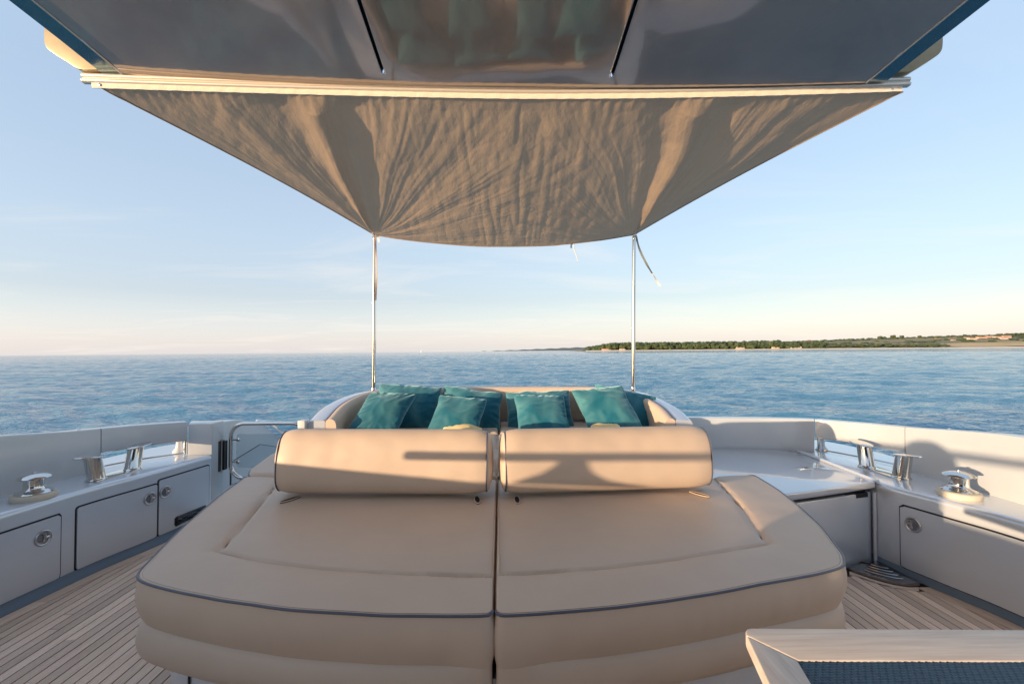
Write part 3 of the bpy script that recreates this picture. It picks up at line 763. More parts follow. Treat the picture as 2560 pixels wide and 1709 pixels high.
# capstans, bollards
lathe0 = lathe
def capstan(x, y, lb):
    t = thing('capstan', lb, 'capstan', (x, y, LZ), 'mooring capstans on the ledges')
    c = (x, y, LZ)
    def lathe(p, prof, *a, **k): return lathe0(p, [(r_ * .83, h_ * 1.04) for r_, h_ in prof], *a, **k)
    pm_ = PM(); lathe(pm_, [(.130, 0), (.134, .008), (.134, .024), (.128, .031), (.115, .034), (.05, .034)], c, seg=48); pm_.build('base_ring', rubber, t)
    pm_ = PM(); lathe(pm_, [(.108, .033), (.110, .037), (.104, .042), (.085, .048), (.070, .055), (.063, .064), (.060, .078), (.060, .108), (.062, .117), (.07, .121)], c, seg=48); pm_.build('drum', chrome, t)
    pm_ = PM(); lathe(pm_, [(.07, .119), (.095, .123), (.101, .127), (.099, .131), (.08, .141), (.05, .149), (.02, .152), (.004, .1525)], c, seg=48); pm_.build('cap', chrome, t)
    pm_ = PM(); lathe(pm_, [(.012, .151), (.011, .157), (.005, .159)], c, seg=12); pm_.build('cap_screw', satin, t)
capstan(-2.949, 2.972, 'polished capstan on cream ring on the left ledge, by the left picture edge')
capstan(2.943, 2.867, 'polished capstan on cream ring on the right ledge, casting a shadow on the bulwark')
def bollards(side):
    t = thing('double_bollard', 'pair of polished leaning bollards with oval tops on the %s ledge' % ('left' if side < 0 else 'right'), 'bollard', (side * 3, 3.55, LZ), 'double bollards on the ledges')
    pts = [(-2.905, 3.37), (-2.880, 3.65)] if side < 0 else [(2.930, 3.28), (2.935, 3.585)]
    a, b = Vector((*pts[0], 0)), Vector((*pts[1], 0)); d = (b - a).normalized(); s = Vector((-d.y, d.x, 0))
    P = []
    for c, a0 in ((b, -90), (a, 90)):
        for q in range(13):
            an_ = R(a0 + q * 15); P.append(c + d * math.cos(an_) * .066 + s * math.sin(an_) * .066)
    P = [(p.x, p.y) for p in P]
    pm_ = PM(); prism(pm_, P, LZ, LZ + .010); pm_.build('base_plate', chrome, t, bevel=.003)
    for c, sg in ((a, -1), (b, 1)):
        lean = d * sg * .035
        ring = []
        for h, r_ in [(0.008, .062), (.013, .056), (.02, .053), (.155, .051), (.174, .051)]:
            q = h / .174; ring.append([(c + lean * q + Vector((math.cos(a_) * r_, math.sin(a_) * r_, LZ + h))) for a_ in np.linspace(0, 2 * math.pi, 33)[:-1]])
        pm_ = PM(); sweep(pm_, ring); pm_.build('post', chrome, t)
        top = c + lean * 1.0 + d * sg * .028
        E = []
        for q in range(40):
            a_ = 2 * math.pi * q / 40; E.append(top + d * math.cos(a_) * .100 + s * math.sin(a_) * .062)
        ztilt = lambda p: (p - top).dot(d) * sg * .10
        V = []
        for (k_, h) in [(.0, .173), (.96, .173), (1, .176), (1, .180), (.96, .183), (.5, .185), (.0, .185)]:
            V.append([(top + (e - top) * max(k_, .01) + Vector((0, 0, LZ + h + ztilt(top + (e - top) * k_)))) for e in E])
        pm_ = PM(); sweep(pm_, V); pm_.build('oval_cap', chrome, t)
bollards(-1); bollards(1)

# right transom locker under the lid
t = thing('transom_locker', 'low grey locker with a big glossy lid in the right corner behind the sunbed', 'locker', (2.2, 3.6, 0))
fr = spline([(1.40, 2.82), (1.82, 2.905), (2.25, 3.035), (2.655, 3.175)], 8)
lid = fr.tolist() + [(2.66, 3.30), (2.672, 3.6), (2.715, 4.05), (2.60, 4.225), (2.07, 4.29), (1.35, 4.31)]
pm = PM(); prism(pm, lid, .530, .577); pm.build('lid', paint_lid, t, bevel=.010, seg=3)
bd = [(x, y + .03) for x, y in fr.tolist()[:-1]] + [(2.64, 3.20), (2.65, 3.6), (2.70, 4.05), (1.35, 4.28)]
pm = PM(); prism(pm, bd, .0, .498); pm.build('front_panel', paint, t, bevel=.006)
pm = PM(); prism(pm, [(x, y + .05) for x, y in fr.tolist()[:-1]] + [(2.62, 3.24), (2.65, 4.0), (1.35, 4.25)], .49, .531); pm.build('lid_gap', groove, t, smooth=False)
yb_ = lambda x: box_front(x) + .0165
pm = PM(); prism(pm, [(2.40, yb_(2.40)), (2.60, yb_(2.60)), (2.60, yb_(2.60) + .03), (2.40, yb_(2.40) + .03)], .468, .4985); pm.build('finger_recess', groove, t, smooth=False)
pm = PM(); tube(pm, [(2.655, 3.185, .002), (2.655, 3.185, .50)], .012, 10); pm.build('corner_bead', paint, t)
pm = PM(); tube(pm, spline([(2.668, 3.17, .577), (2.678, 3.5, .582), (2.70, 3.8, .585), (2.73, 4.12, .582)], 8), .014, 10); pm.build('lid_gutter_bead', paint, t)
pm = PM(); prism(pm, [(2.33, 3.50), (2.45, 3.535), (2.435, 3.575), (2.315, 3.54)], .5765, .581); pm.build('lid_handle', chrome, t, bevel=.0015)
pm = PM(); prism(pm, [(2.395, 3.535), (2.425, 3.543), (2.42, 3.556), (2.39, 3.548)], .5808, .5818); pm.build('handle_slot', groove, t, smooth=False)

# corner step grate
t = thing('corner_grate', 'dark steel quarter round step plate with curved slots in the right deck corner', 'grate', (2.55, 3.0, 0))
poly = arc.tolist() + [(2.668, 3.185)]
pm = PM(); prism(pm, poly, .002, .024); pm.build('plate', darksteel, t, bevel=.002)
for q in range(5):
    kx = .22 + q * .135
    L_ = [np.array(GR_B) + (p - np.array(GR_B)) * kx * 1.05 for p in arc[6 + 0:-6]]
    if q == 0: 
        pm = PM(); c = np.array([2.585, 3.085]); dd = np.array([.075, -.085]); nn = np.array([.016, .014])
        E = [c + dd * math.cos(a_) + nn * math.sin(a_) for a_ in np.linspace(0, 6.28, 25)[:-1]]
        prism(pm, [tuple(e) for e in E], .0235, .0252); pm.build('drain_slot', groove, t, smooth=False); continue
    pm = PM(); tube(pm, [(p[0] - .01, p[1] - .01, .0245) for p in L_], .0035, 6); pm.build('rib', satin, t)
    pm = PM(); tube(pm, [(p[0] - .018, p[1] - .018, .0225) for p in L_], .004, 6); pm.build('slot', groove, t)

# ================================================================== SUNBED
sg = 'sunbed at the centre of the cockpit'
outL = spline([(-.029, 1.548), (-.36, 1.56), (-.67, 1.593), (-.97, 1.662), (-1.21, 1.735), (-1.37, 1.80), (-1.435, 1.86), (-1.475, 1.96), (-1.565, 2.24), (-1.63, 2.50), (-1.745, 2.97), (-1.80, 3.27)], 8)
outR = spline([(-.012, 1.548), (.226, 1.565), (.54, 1.612), (.90, 1.70), (1.21, 1.785), (1.39, 1.85), (1.462, 1.92), (1.52, 2.035), (1.645, 2.355), (1.75, 2.775), (1.80, 3.10), (1.81, 3.22)], 8)
seL = np.vstack([spline([(-.032, 1.836), (-.258, 1.849), (-.62, 1.899), (-.98, 1.983), (-1.262, 2.085)], 8), spline([(-1.262, 2.085), (-1.341, 2.435), (-1.494, 3.064), (-1.55, 3.26)], 8)])
seR = np.vstack([spline([(-.006, 1.843), (.27, 1.865), (.652, 1.934), (1.245, 2.111)], 8), spline([(1.245, 2.111), (1.386, 2.604), (1.503, 3.132), (1.52, 3.22)], 8)])
def cush_outline(out, xin, yb):
    # closed: outer line, back edge, inner edge with small corner radii
    a = out[-1]; back = np.array([[a[0] - np.sign(a[0]) * .02, a[1] + .015], [xin + np.sign(a[0]) * .02, yb], [xin, yb - .02]])
    inner = np.array([[xin, y] for y in np.linspace(yb - .1, 1.60, 20)])
    fro = np.array([[xin, out[0][1] + .02], [xin + np.sign(a[0]) * .008, out[0][1] + .005]])
    return np.vstack([out[1:], back, inner, fro])
from functools import partial
def in_poly(P, poly):
    x, y = P[:, 0], P[:, 1]; c = np.zeros(len(P), bool); j = len(poly) - 1
    for i in range(len(poly)):
        xi, yi = poly[i]; xj, yj = poly[j]
        m_ = ((yi > y) != (yj > y)) & (x < (xj - xi) * (y - yi) / (yj - yi + 1e-12) + xi); c ^= m_; j = i
    return c
def bed_top(seamp, xin, z0, off):
    poly = np.vstack([seamp, [[xin, seamp[-1][1]]]])
    def f(P):
        d = dist_poly(P, seamp, closed=False); ins = in_poly(P, poly)
        z = np.full(len(P), z0)
        z += np.where(ins, .007 * (1 - np.exp(-d / .10)), .017 * (1 - np.exp(-d / .04)))
        z -= .013 * np.exp(-(d / .009) ** 2)
        z += np.array([.006 * nz3(x, y, 2.2, off) + .0026 * nz3(x, y, 6, off) for x, y in P])
        z += np.where(ins, .2, 1) * np.exp(-d / .12) * np.array([.0022 * nz3(x, y, 17, off + 4) for x, y in P])
        return z
    return f
def strand(name, pts, r, m, parent, seg=8, closed=False):
    pm_ = PM(); tube(pm_, pts, r, seg, closed=closed); return pm_.build(name, m, parent)
def band(O, Nn, zr, z_off, th, inset, name, parent, m, bulge=.012):
    V = []; nA = len(O)
    qs = np.linspace(0, 1, 10)
    for q in qs:
        um = np.clip((np.abs(O[:, 0]) - .06) / .12, 0, 1)[:, None]
        e = (inset - bulge * math.sin(math.pi * q) ** .6) * um + np.array([.004 * nz3(x, y, 5, 9 + q) for x, y in O])[:, None] * math.sin(math.pi * q)
        V.append(np.c_[O - Nn * e, zr - z_off - th * q])
    V = np.vstack(V); F = grid_faces(10, nA, wrap=True); F.append(tuple(range(nA))); F.append(tuple(9 * nA + j for j in range(nA)))
    o = mesh_obj(name, V, F, m, None, True, 60); keep(o, parent); return o
base = thing('sunbed', 'upholstered sunbed base with grey plinth under the two large cushions', 'sunbed', (0, 2.5, 0))
halves = []
for (out, se, xin, yb, nm, off) in [(outL, seL, -.028, 3.20, 'left', 1.3), (outR, seR, -.014, 3.20, 'right', 7.7)]:
    t = thing('sunbed_cushion', 'large beige %s half of the sunbed mattress with grey piping and inset panel' % nm, 'cushion', (0.7 * (1 if nm == 'right' else -1), 2.4, .44), 'the two halves of the sunbed mattress')
    O0 = cush_outline(out, xin, yb)
    ctr = (-.72, 2.35) if nm == 'left' else (.70, 2.35)
    zf = bed_top(se, xin, .598, off)
    p_, O, Nn, zr = pad('mattress', O0, zf, leather, t, thick=.182, bulge=.013, er=.009, center=ctr, under=.020)
    # piping along front and outer edge
    sel = [(o[0] + n[0] * .0015, o[1] + n[1] * .0015, z + .005) for o, n, z in zip(O, Nn, zr)]
    keepi = [i for i in range(len(O)) if not (abs(O[i][0] - xin) < .012 and O[i][1] > 1.58) and O[i][1] < 3.28 - .0 * i and not (O[i][1] > 3.19 and abs(O[i][0]) < 1.78)]
    # order them as one run
    start = next(i for i in range(len(O)) if i in set(keepi) and (i - 1) % len(O) not in set(keepi))
    run = []; i = start; ks = set(keepi)
    while i in ks and len(run) < len(O): run.append(sel[i]); i = (i + 1) % len(O)
    strand('piping', run, .0048, piping, t, 10)
    strand('stitching', [(x - n[0] * .011, y - n[1] * .011, z + .0062) for (x, y, z), n in zip([sel[i] for i in range(len(O))], Nn) if y < 3.1 and abs(x - xin) > .02][:0] or [(p[0] * .992, p[1] + (.0085 if p[1] < 2.0 else .002), p[2] + .0035) for p in run], .0011, seam, t, 5)
    strand('inner_piping', [(xin + (.004 if nm == 'right' else -.004), y, .585) for y in np.linspace(1.56, 3.18, 30)], .0035, piping, t, 6)
    # seam thread
    sp = resample(se, 90, closed=False); zz = zf(sp)
    strand('seam', [(x, y, z + .0015) for (x, y), z in zip(sp, zz)], .0022, seam, t, 6)
    band(O, Nn, zr, .166, .148, .026, 'upholstered_band', base, leather, bulge=.030)
    halves.append((O, Nn, zr))
# plinth
pl = spline([(-1.50, 3.25), (-1.43, 2.5), (-1.345, 2.0), (-1.30, 1.86), (-1.12, 1.795), (-.7, 1.71), (0, 1.665), (.7, 1.71), (1.12, 1.795), (1.30, 1.86), (1.345, 2.0), (1.43, 2.5), (1.50, 3.25)], 6)
pm = PM(); prism(pm, [tuple(p) for p in pl], .0, .32); pm.build('plinth', paint, base, angle=30)
for x in (-1.20, 1.18):
    pm = PM(); box(pm, x - .003, x + .003, 1.808, 1.824, .0, .30); pm.build('plinth_joint', groove, base, smooth=False)

# third row: cushion between the bolsters and the aft pad, slopes gently up
def row3(xa, xb, yc0, yc1, nm, off):
    t = thing('aft_cushion', 'gently rising beige cushion %s behind the bolsters' % nm, 'cushion', ((xa + xb) / 2, 3.8, .45), 'cushions between bolsters and aft pad')
    if xa < 0:
        O0 = [(-.028, 3.215), (-1.72, 3.29), (-1.80, 3.32), (-1.845, 3.42), (-1.87, 3.75), (-1.83, 4.05), (-1.70, 4.18), (-1.4, 4.26), (-.028, 4.36)]
    else:
        O0 = [(-.006, 3.215), (-.006, 4.36), (1.4, 4.26), (1.66, 4.18), (1.78, 4.02), (1.815, 3.75), (1.80, 3.42), (1.76, 3.29), (1.68, 3.24)]
    O0 = resample(O0, 120); O0 = spline(O0, 2, closed=True)
    def f(P): return .625 + .085 * np.clip((P[:, 1] - 3.25) / 1.05, 0, 1) + np.array([.004 * nz3(x, y, 2.5, off) for x, y in P])
    p_, O, Nn, zr = pad('pad', O0, f, leather, t, thick=.16, er=.03, nA=300, nR=40, center=((xa + xb) / 2, 3.75))
    run = [(o[0] + n[0] * .003, o[1] + n[1] * .003, z) for o, n, z in zip(O, Nn, zr) if abs(o[0]) > 1.2]
    # outer rim only
    a = sorted(run, key=lambda p: p[1]); 
    strand('piping', a, .006, piping, t, 8)
row3(-1.85, -.02, 3.2, 4.3, 'left of centre', 2.0); row3(-.01, 1.81, 3.2, 4.3, 'right of centre', 5.0)
# aft pad inside the coaming
def aftpad(sx, nm):
    t = thing('aft_pad', 'beige pad under the teal pillows, %s half' % nm, 'cushion', (sx * .7, 4.8, .55), 'pads inside the aft surround')
    x0 = -.026 if sx < 0 else -.006
    O0 = [(x0, 4.375), (sx * 1.42, 4.275), (sx * 1.475, 4.40), (sx * 1.41, 4.66), (sx * 1.22, 4.89), (sx * .8, 5.0), (x0, 5.02)]
    O0 = resample(O0, 80)
    def f(P): return .725 + np.array([.006 * nz3(x, y, 3, sx) for x, y in P])
    pad('pad', O0, f, leather, t, thick=.16, er=.03, nA=240, nR=30, center=(sx * .7, 4.8))
aftpad(-1, 'left'); aftpad(1, 'right')
# deck block carrying the aft pads, and garage body
pm = PM(); prism(pm, [(-1.80, 3.3), (1.38, 3.3), (1.38, 4.3), (1.55, 4.34), (1.30, 4.85), (-1.30, 4.85), (-1.52, 4.34), (-1.80, 4.1)], .0, .47)
tag(pm.build('aft_bench', paint, None, smooth=False), 'grey moulded bench under the aft cushions', 'bench')

# coaming (grey outside, beige inner back cushion)
pathc = spline([(-1.575, 4.14, .876), (-1.56, 4.42, .965), (-1.50, 4.68, 1.025), (-1.37, 4.90, 1.065), (-1.12, 5.05, 1.083), (-.60, 5.13, 1.086), (0, 5.15, 1.087),
                (.60, 5.13, 1.088), (1.16, 5.05, 1.088), (1.42, 4.90, 1.058), (1.54, 4.68, 1.005), (1.60, 4.42, .945), (1.605, 4.14, .870)], 10)
Nc = frame2d(pathc)              # points outward of the U on the left-hand side
t = thing('aft_surround', 'rounded grey moulded surround around the aft pads and pillows', 'surround', (0, 4.8, 0))
def csweep(prof, name, m, parent, zoff=0, ang=40):
    rings = []
    for (x, y, z), n in zip(pathc, Nc):
        rings.append([(x + n[0] * o, y + n[1] * o, (z + zoff + h) if h > -1.5 else -.85) for o, h in prof])
    pm_ = PM(); sweep(pm_, rings); return pm_.build(name, m, parent, angle=ang)
csweep([(0, -.14), (0, -.012), (.006, -.003), (.016, 0), (.125, -.006), (.145, -.014), (.155, -.03), (.15, -.3), (.10, -2), (-.02, -2)], 'coaming', paint_lid, t)
bk = thing('back_cushion_ring', 'curved beige back cushion lining the inside of the aft surround', 'backrest', (0, 4.8, .6))
csweep([(-.004, -.30), (-.004, -.02), (-.012, .000), (-.035, .010), (-.065, .008), (-.088, -.008), (-.10, -.04), (-.105, -.12), (-.11, -.34)], 'back_cushion', leather, bk, zoff=.002)
strand('piping', [(x - n[0] * .012, y - n[1] * .012, z + .003) for (x, y, z), n in zip(pathc, Nc)], .005, piping, bk, 8)
# little block at the left end of the coaming
pm = PM(); box(pm, -1.800, -1.738, 4.10, 4.20, .60, .880); tag(pm.build('end_block', white, None, bevel=.006), 'small white block left of the surround end by the tube gate', 'block')
# swim platform
pm = PM(); prism(pm, [(-2.6, 4.9), (2.6, 4.9), (2.5, 7.0), (-2.5, 7.0)], -.95, -.85); struct(pm.build('swim_platform', white, None, bevel=.02))

# ------------------------------------------------------------------ bolsters
def bolster(xa, ya, xb, yb, lb, seed):
    """long D-shaped headrest from (xa,ya) to (xb,yb) (front bottom edge)"""
    L = math.hypot(xb - xa, yb - ya); ux = Vector(((xb - xa) / L, (yb - ya) / L, 0)); uy = Vector((-ux.y, ux.x, 0))
    org = Vector((xa, ya, .625))
    t = thing('bolster', lb, 'headrest', (xa + (xb - xa) / 2, ya, .62), 'bolster headrests across the sunbed')
    # cross-section (depth, height)
    cs = spline([(.045, .008), (.010, .040), (-.006, .10), (.000, .20), (.022, .29), (.060, .352), (.115, .382), (.175, .374), (.222, .335), (.245, .26), (.250, .16), (.235, .06), (.19, .010), (.12, .0)], 6, closed=True)
    cen = cs.mean(0); nC = len(cs)
    s = np.r_[-.036, -.034, -.026, -.014, 0, .004, .012, .03, .05, .07, .09, np.linspace(.11, L - .11, 60), L - .09, L - .07, L - .05, L - .03, L - .012, L - .004, L, L + .014, L + .026, L + .034, L + .036]
    def k(x):
        d = min(x, L - x)
        if d >= .11: return 1.0
        if d >= 0: return 1 - .085 * (1 - d / .11) ** 2.2
        return max(.02, .915 * math.sqrt(max(0, 1 - (d / .0365) ** 2)))
    V = []
    for x in s:
        kk = k(x)
        for (dy, dz) in cs:
            p = cen + (np.array([dy, dz]) - cen) * kk
            sag = .007 * nz3(x + seed, dz * 2, 2.6, seed) + .003 * nz3(x + seed, dz * 1.5, 9, seed) + .003 * math.exp(-min(x + .04, L + .04 - x) / .07) * nz3(x * .6, dz * 3 + dy * 2, 9, seed)
            w = org + ux * float(x) + uy * float(p[0] - sag) + Vector((0, 0, float(p[1]) + .4 * sag))
            V.append(tuple(w))
    F = grid_faces(len(s), nC, wrap=True); F.append(tuple(range(nC))); F.append(tuple((len(s) - 1) * nC + j for j in range(nC)))
    o = mesh_obj('pad', V, F, leather, None, True, 0); keep(o, t)
    for x in (.0, L):
        ring = [org + ux * x + uy * float(q[0]) + Vector((0, 0, float(q[1]))) for q in [cen + (c_ - cen) * .922 for c_ in cs]]
        strand('piping', ring, .0042, piping, t, 8, closed=True)
    return t, org, ux, uy, L
b1 = bolster(-1.355, 2.785, -.085, 2.735, 'left beige bolster headrest, its lower edge in shade', 2.0)
b2 = bolster(.035, 2.735, 1.335, 2.845, 'right beige bolster headrest crossed by a rail shadow', 9.0)
def bracket(x, y, ang, par):
    c = Vector((x, y, .6115)); d = Vector((math.sin(ang), -math.cos(ang), 0)); s = Vector((d.y, -d.x, 0))
    E = [c + d * (.066 * math.cos(a_)) + s * (.017 * math.sin(a_)) for a_ in np.linspace(0, 6.283, 29)[:-1]]
    pm_ = PM(); prism(pm_, [(e.x, e.y) for e in E], .600, .6125); o = pm_.build('slot_plate', groove, None); keep(o, par)
    pm_ = PM(); tube(pm_, [(e.x, e.y, .6115) for e in E], .0035, 8, closed=True); o = pm_.build('slot_rim', leather_dk, None); keep(o, par)
bracket(-1.262, 2.782, -.50, b1[0]); bracket(-.138, 2.745, .12, b1[0]); bracket(.100, 2.738, .02, b2[0]); bracket(1.235, 2.815, .60, b2[0])

# ------------------------------------------------------------------ pillows
def pillow(c, w, h, thick, lean, yaw, roll, seed, lb, sh=0.0, m=velvet, name='pillow', grp='teal velvet pillows on the aft pad'):
    n = 44; a = np.linspace(-1, 1, n); A, B = np.meshgrid(a, a, indexing='ij')
    A2 = np.sin(A * math.pi / 2) * .35 + A * .65; B2 = np.sin(B * math.pi / 2) * .35 + B * .65
    Xp = w / 2 * A2 * (1 - .075 * (1 - B2 ** 2)) * (1 - .035 * np.abs(A2 * B2) ** 6); Yp = h / 2 * B2 * (1 - .075 * (1 - A2 ** 2)) * (1 - .035 * np.abs(A2 * B2) ** 6)
    prof = np.clip((1 - A2 ** 2) * (1 - B2 ** 2), 0, 1) ** .40
    V = []; rg = random.Random(seed)
    sag = rg.uniform(.02, .05)
    for s_ in (1, -1):
        for i in range(n):
            for j in range(n):
                x, y = Xp[i, j], Yp[i, j]; pr = prof[i, j]
                e = max(abs(A2[i, j]), abs(B2[i, j])); ang = math.atan2(B2[i, j], A2[i, j])
                wr = .036 * e ** 5 * (1 - e ** 14) * noise.noise(Vector((math.cos(ang) * 7 + seed, math.sin(ang) * 7, e * 1.0 + s_))) * (1 if e > .35 else e / .35)
                wr += .020 * noise.noise(Vector((x * 5 + seed * 3, y * 5, s_ * 2.0))) * min(1, pr * 1.5)
                rd = 1 - abs(noise.noise(Vector((x * 6 + y * 4 + seed, y * 9 - x * 3, s_ * 1.3))) * 2.4)
                wr += .010 * max(0, rd - .4) * min(1, pr * 1.4) * s_
                z = s_ * (thick / 2 * pr) + wr * (1 if pr > 0 else 0)
                yy = y - sag * (1 - B2[i, j]) * .3 * (1 - A2[i, j] ** 2)
                xx = x + sh * y + .012 * noise.noise(Vector((y * 6, seed, 1))); yy += .012 * noise.noise(Vector((x * 6, seed, 5)))
                V.append((xx, yy, z))
    F = grid_faces(n, n); off = n * n; F += [tuple(q + off for q in f[::-1]) for f in F]
    o = mesh_obj(name, V, F, m, None, True, 0)
    bm = bmesh.new(); bm.from_mesh(o.data); bmesh.ops.remove_doubles(bm, verts=bm.verts, dist=.0012); bmesh.ops.recalc_face_normals(bm, faces=bm.faces); bm.to_mesh(o.data); bm.free()
    Mx = Matrix.Translation(Vector(c)) @ Matrix.Rotation(yaw, 4, 'Z') @ Matrix.Rotation(lean, 4, 'X') @ Matrix.Rotation(roll, 4, 'Z')
    o.matrix_world = Mx
    return tag(o, lb, 'pillow', grp)
def AT(u, v, Y):                 # view bearing to a point at depth Y
    d = Vector(((u - 1148) / 1044, 1, (805.5 - v) / 1044)); return (d.x * Y, Y, 1.5 + d.z * Y)
# back row (lean: 90 deg = upright)
pillow(AT(935, 932, 4.78), .68, .50, .21, R(60), R(5), R(-5), 3, 'largest back teal pillow at the left, beside the left awning pole', .05)
pillow(AT(1080, 938, 4.80), .68, .47, .20, R(58), R(-5), R(-9), 11, 'back teal pillow second from the left, its corner pointing right', -.12)
pillow(AT(1237, 942, 4.80), .72, .46, .20, R(58), R(3), R(2), 21, 'back teal pillow third from the left with a pale sunlit top')
pillow(AT(1432, 938, 4.70), .66, .42, .19, R(60), R(-14), R(-12), 33, 'back teal pillow behind the rightmost front pillow, beside the right pole', -.15)
# front row
pillow(AT(880, 946, 4.42), .47, .47, .18, R(50), R(4), R(-3), 5, 'leftmost front teal pillow, half lit by the sun', .30)
pillow(AT(1050, 954, 4.44), .50, .45, .18, R(50), R(-3), R(-5), 15, 'front teal pillow second from the left', .10)
pillow(AT(1243, 952, 4.44), .52, .46, .17, R(50), R(2), R(-2), 25, 'front teal pillow right of the centre gap, squarely upright', -.10)
pillow(AT(1391, 938, 4.42), .53, .49, .18, R(54), R(-5), R(7), 37, 'rightmost front teal pillow with one corner sticking up', -.20)
# two small pads added for sunlit cushion tops, the sunlight painted as yellow
pillow(AT(1058, 995, 3.75), .34, .22, .13, R(15), 0, 0, 51, 'added pad coloured like a sunlit cushion top, over the left bolster', 0, yellow, 'sunlit_pad', 'added pads coloured like sunlit cushion tops')
pillow(AT(1392, 991, 3.80), .26, .20, .13, R(15), 0, 0, 52, 'added pad coloured like a sunlit cushion top, over the right bolster', 0, yellow, 'sunlit_pad', 'added pads coloured like sunlit cushion tops')

# ================================================================== HARDTOP
def zt(x, y): return 3.391 + .065 * (abs(x) / 2.66) ** 2 + (.16 * (3.27 - y) + .34 * max(0, 2.3 - y) if y > .2 else 1.205)
def wide(y): return 1 + .045 * max(0, 3.2 - y) if y > 1.4 else 1.081
def yfront(x): return 3.232 - .02 * x / 2.66 + .02 * (abs(x) / 2.66)
def make_hardtop():
    t = thing('hardtop', 'glossy dark grey hardtop overhead with two slots in its underside', 'hardtop', (0, 1, 3.3))
    xs = sorted(set([-2.67, -.824, -.796, .762, .790, 2.67] + [round(v, 3) for v in np.linspace(-2.67, 2.67, 41)]))
    ys = sorted(set([round(v, 3) for v in np.linspace(-2.4, 3.14, 34)] + [3.14, 3.232]))
    V = []; idx = {}
    for i, x in enumerate(xs):
        for j, y in enumerate(ys):
            yy = yfront(x) if y == 3.232 else y
            idx[i, j] = len(V); xx = x * wide(yy) if abs(x) > .9 else x; V.append((xx, yy, zt(xx, yy)))
    F = []; slot = []
    for i in range(len(xs) - 1):
        for j in range(len(ys) - 1):
            xc = (xs[i] + xs[i + 1]) / 2; yc = (ys[j] + ys[j + 1]) / 2
            q = (idx[i, j], idx[i + 1, j], idx[i + 1, j + 1], idx[i, j + 1])
            if yc < 3.14 and (-.824 < xc < -.796 or .762 < xc < .790): slot.append((i, j)); continue
            F.append(q)
    nx, ny = len(xs), len(ys)
    o = mesh_obj('underside', V, F, hardm, None, True, 25); keep(o, t)
    for f in o.data.polygons: pass
    if o.data.polygons[5].normal.z > 0: o.data.flip_normals()
    for x0, x1 in ((-.824, -.796), (.762, .790)):
        rings = []
        for y in np.r_[np.linspace(-2.4, 3.06, 30), 3.10, 3.12, 3.139]:
            k_ = 1.0 if y < 3.09 else (3.142 - y) / .055 + .05
            xm = (x0 + x1) / 2; h = (x1 - x0) / 2 * 1.0
            rings.append([(x0 + .0, y, zt(x0, y)), (xm - h * .8 * k_, y, zt(x0, y) + .035), (xm + h * .8 * k_, y, zt(x0, y) + .035), (x1, y, zt(x1, y))])
        pm_ = PM(); sweep(pm_, rings, closed_ring=False); pm_.build('slot', groove, t)
        for xx in (x0, x1):
            pm_ = PM(); tube(pm_, [(xx, y, zt(xx, y) - .001) for y in np.linspace(-2.4, 3.13, 30)], .0035, 6); pm_.build('slot_rim', satin, t)
        pm_ = PM(); tube(pm_, [(x0, 3.12, zt(x0, 3.12)), ((x0 + x1) / 2, 3.145, zt(x0, 3.145)), (x1, 3.12, zt(x1, 3.12))], .004, 6); pm_.build('slot_rim', satin, t)
    # side edge bands and top shell
    for sd_ in (-1, 1):
        V = []; Y = np.linspace(-2.4, yfront(2.67 * sd_) , 20)
        for (o_, h) in [(2.672, .000), (2.68, .012), (2.695, .012), (2.83, .012), (2.855, .05), (2.83, .30)]:
            V += [(sd_ * o_ * wide(y), y, zt(2.67 * wide(y), y) + h) for y in Y]
        o = mesh_obj('edge_band', V, grid_faces(6, 20), hardside, None, True, 30); keep(o, t)
        pm_ = PM(); tube(pm_, [(sd_ * 2.678 * wide(y), y, zt(2.67 * wide(y), y) - .002) for y in Y], .006, 6); pm_.build('edge_trim', alu, t)
    V = []; Y = np.linspace(-2.4, 3.21, 12)
    for x, h in [(-2.83, .30), (-2.4, .42), (0, .50), (2.4, .42), (2.83, .30)]: V += [(x * wide(y), y, zt(2.67 * wide(y), y) + h) for y in Y]
    o = mesh_obj('roof_shell', V, grid_faces(5, 12), gel, None); keep(o, t)
    pm_ = PM(); box(pm_, -2.8, 2.8, 3.235, 3.25, 3.52, 3.75); pm_.build('rear_lip', gel, t)
make_hardtop()
# awning rail at the aft edge
def railz(x): return 3.428 + (.038 if x < 0 else .098) * (abs(x) / 2.97) ** 1.6
t = thing('awning_rail', 'cream aluminium double rail along the aft edge of the hardtop', 'rail', (0, 3.27, 3.4))
rl = []
for x in np.linspace(-2.965, 3.036, 40):
    z = railz(x); y = 3.268
    prof = [(.002, .006), (-.006, .002), (-.014, -.006), (-.016, -.016), (-.013, -.026), (-.004, -.031), (-.004, -.035), (-.014, -.040), (-.018, -.050), (-.015, -.060), (-.006, -.066), (.02, -.066), (.02, .006)]
    rl.append([(x, y + a, z + b) for a, b in prof])
pm = PM(); sweep(pm, rl); pm.build('rail_profile', alu, t, angle=50)
pm = PM(); rl = [[(x, 3.264, railz(x) - .060), (x, 3.262 + .0015 * math.sin(x * 60), railz(x) - .078), (x, 3.268 + .002 * math.sin(x * 47), railz(x) - .100), (x, 3.274, railz(x) - .100), (x, 3.268, railz(x) - .078), (x, 3.270, railz(x) - .060)] for x in np.linspace(-2.90, 2.98, 260)]
sweep(pm, rl); pm.build('rail_flap', flapm, t)
for x in (-2.84, 2.90):
    pm = PM(); lathe(pm, [(.010, 0), (.010, .004), (.004, .006)], (x, 3.262, railz(x) - .080), (0, -1, 0), 12); pm.build('press_stud', satin, t)
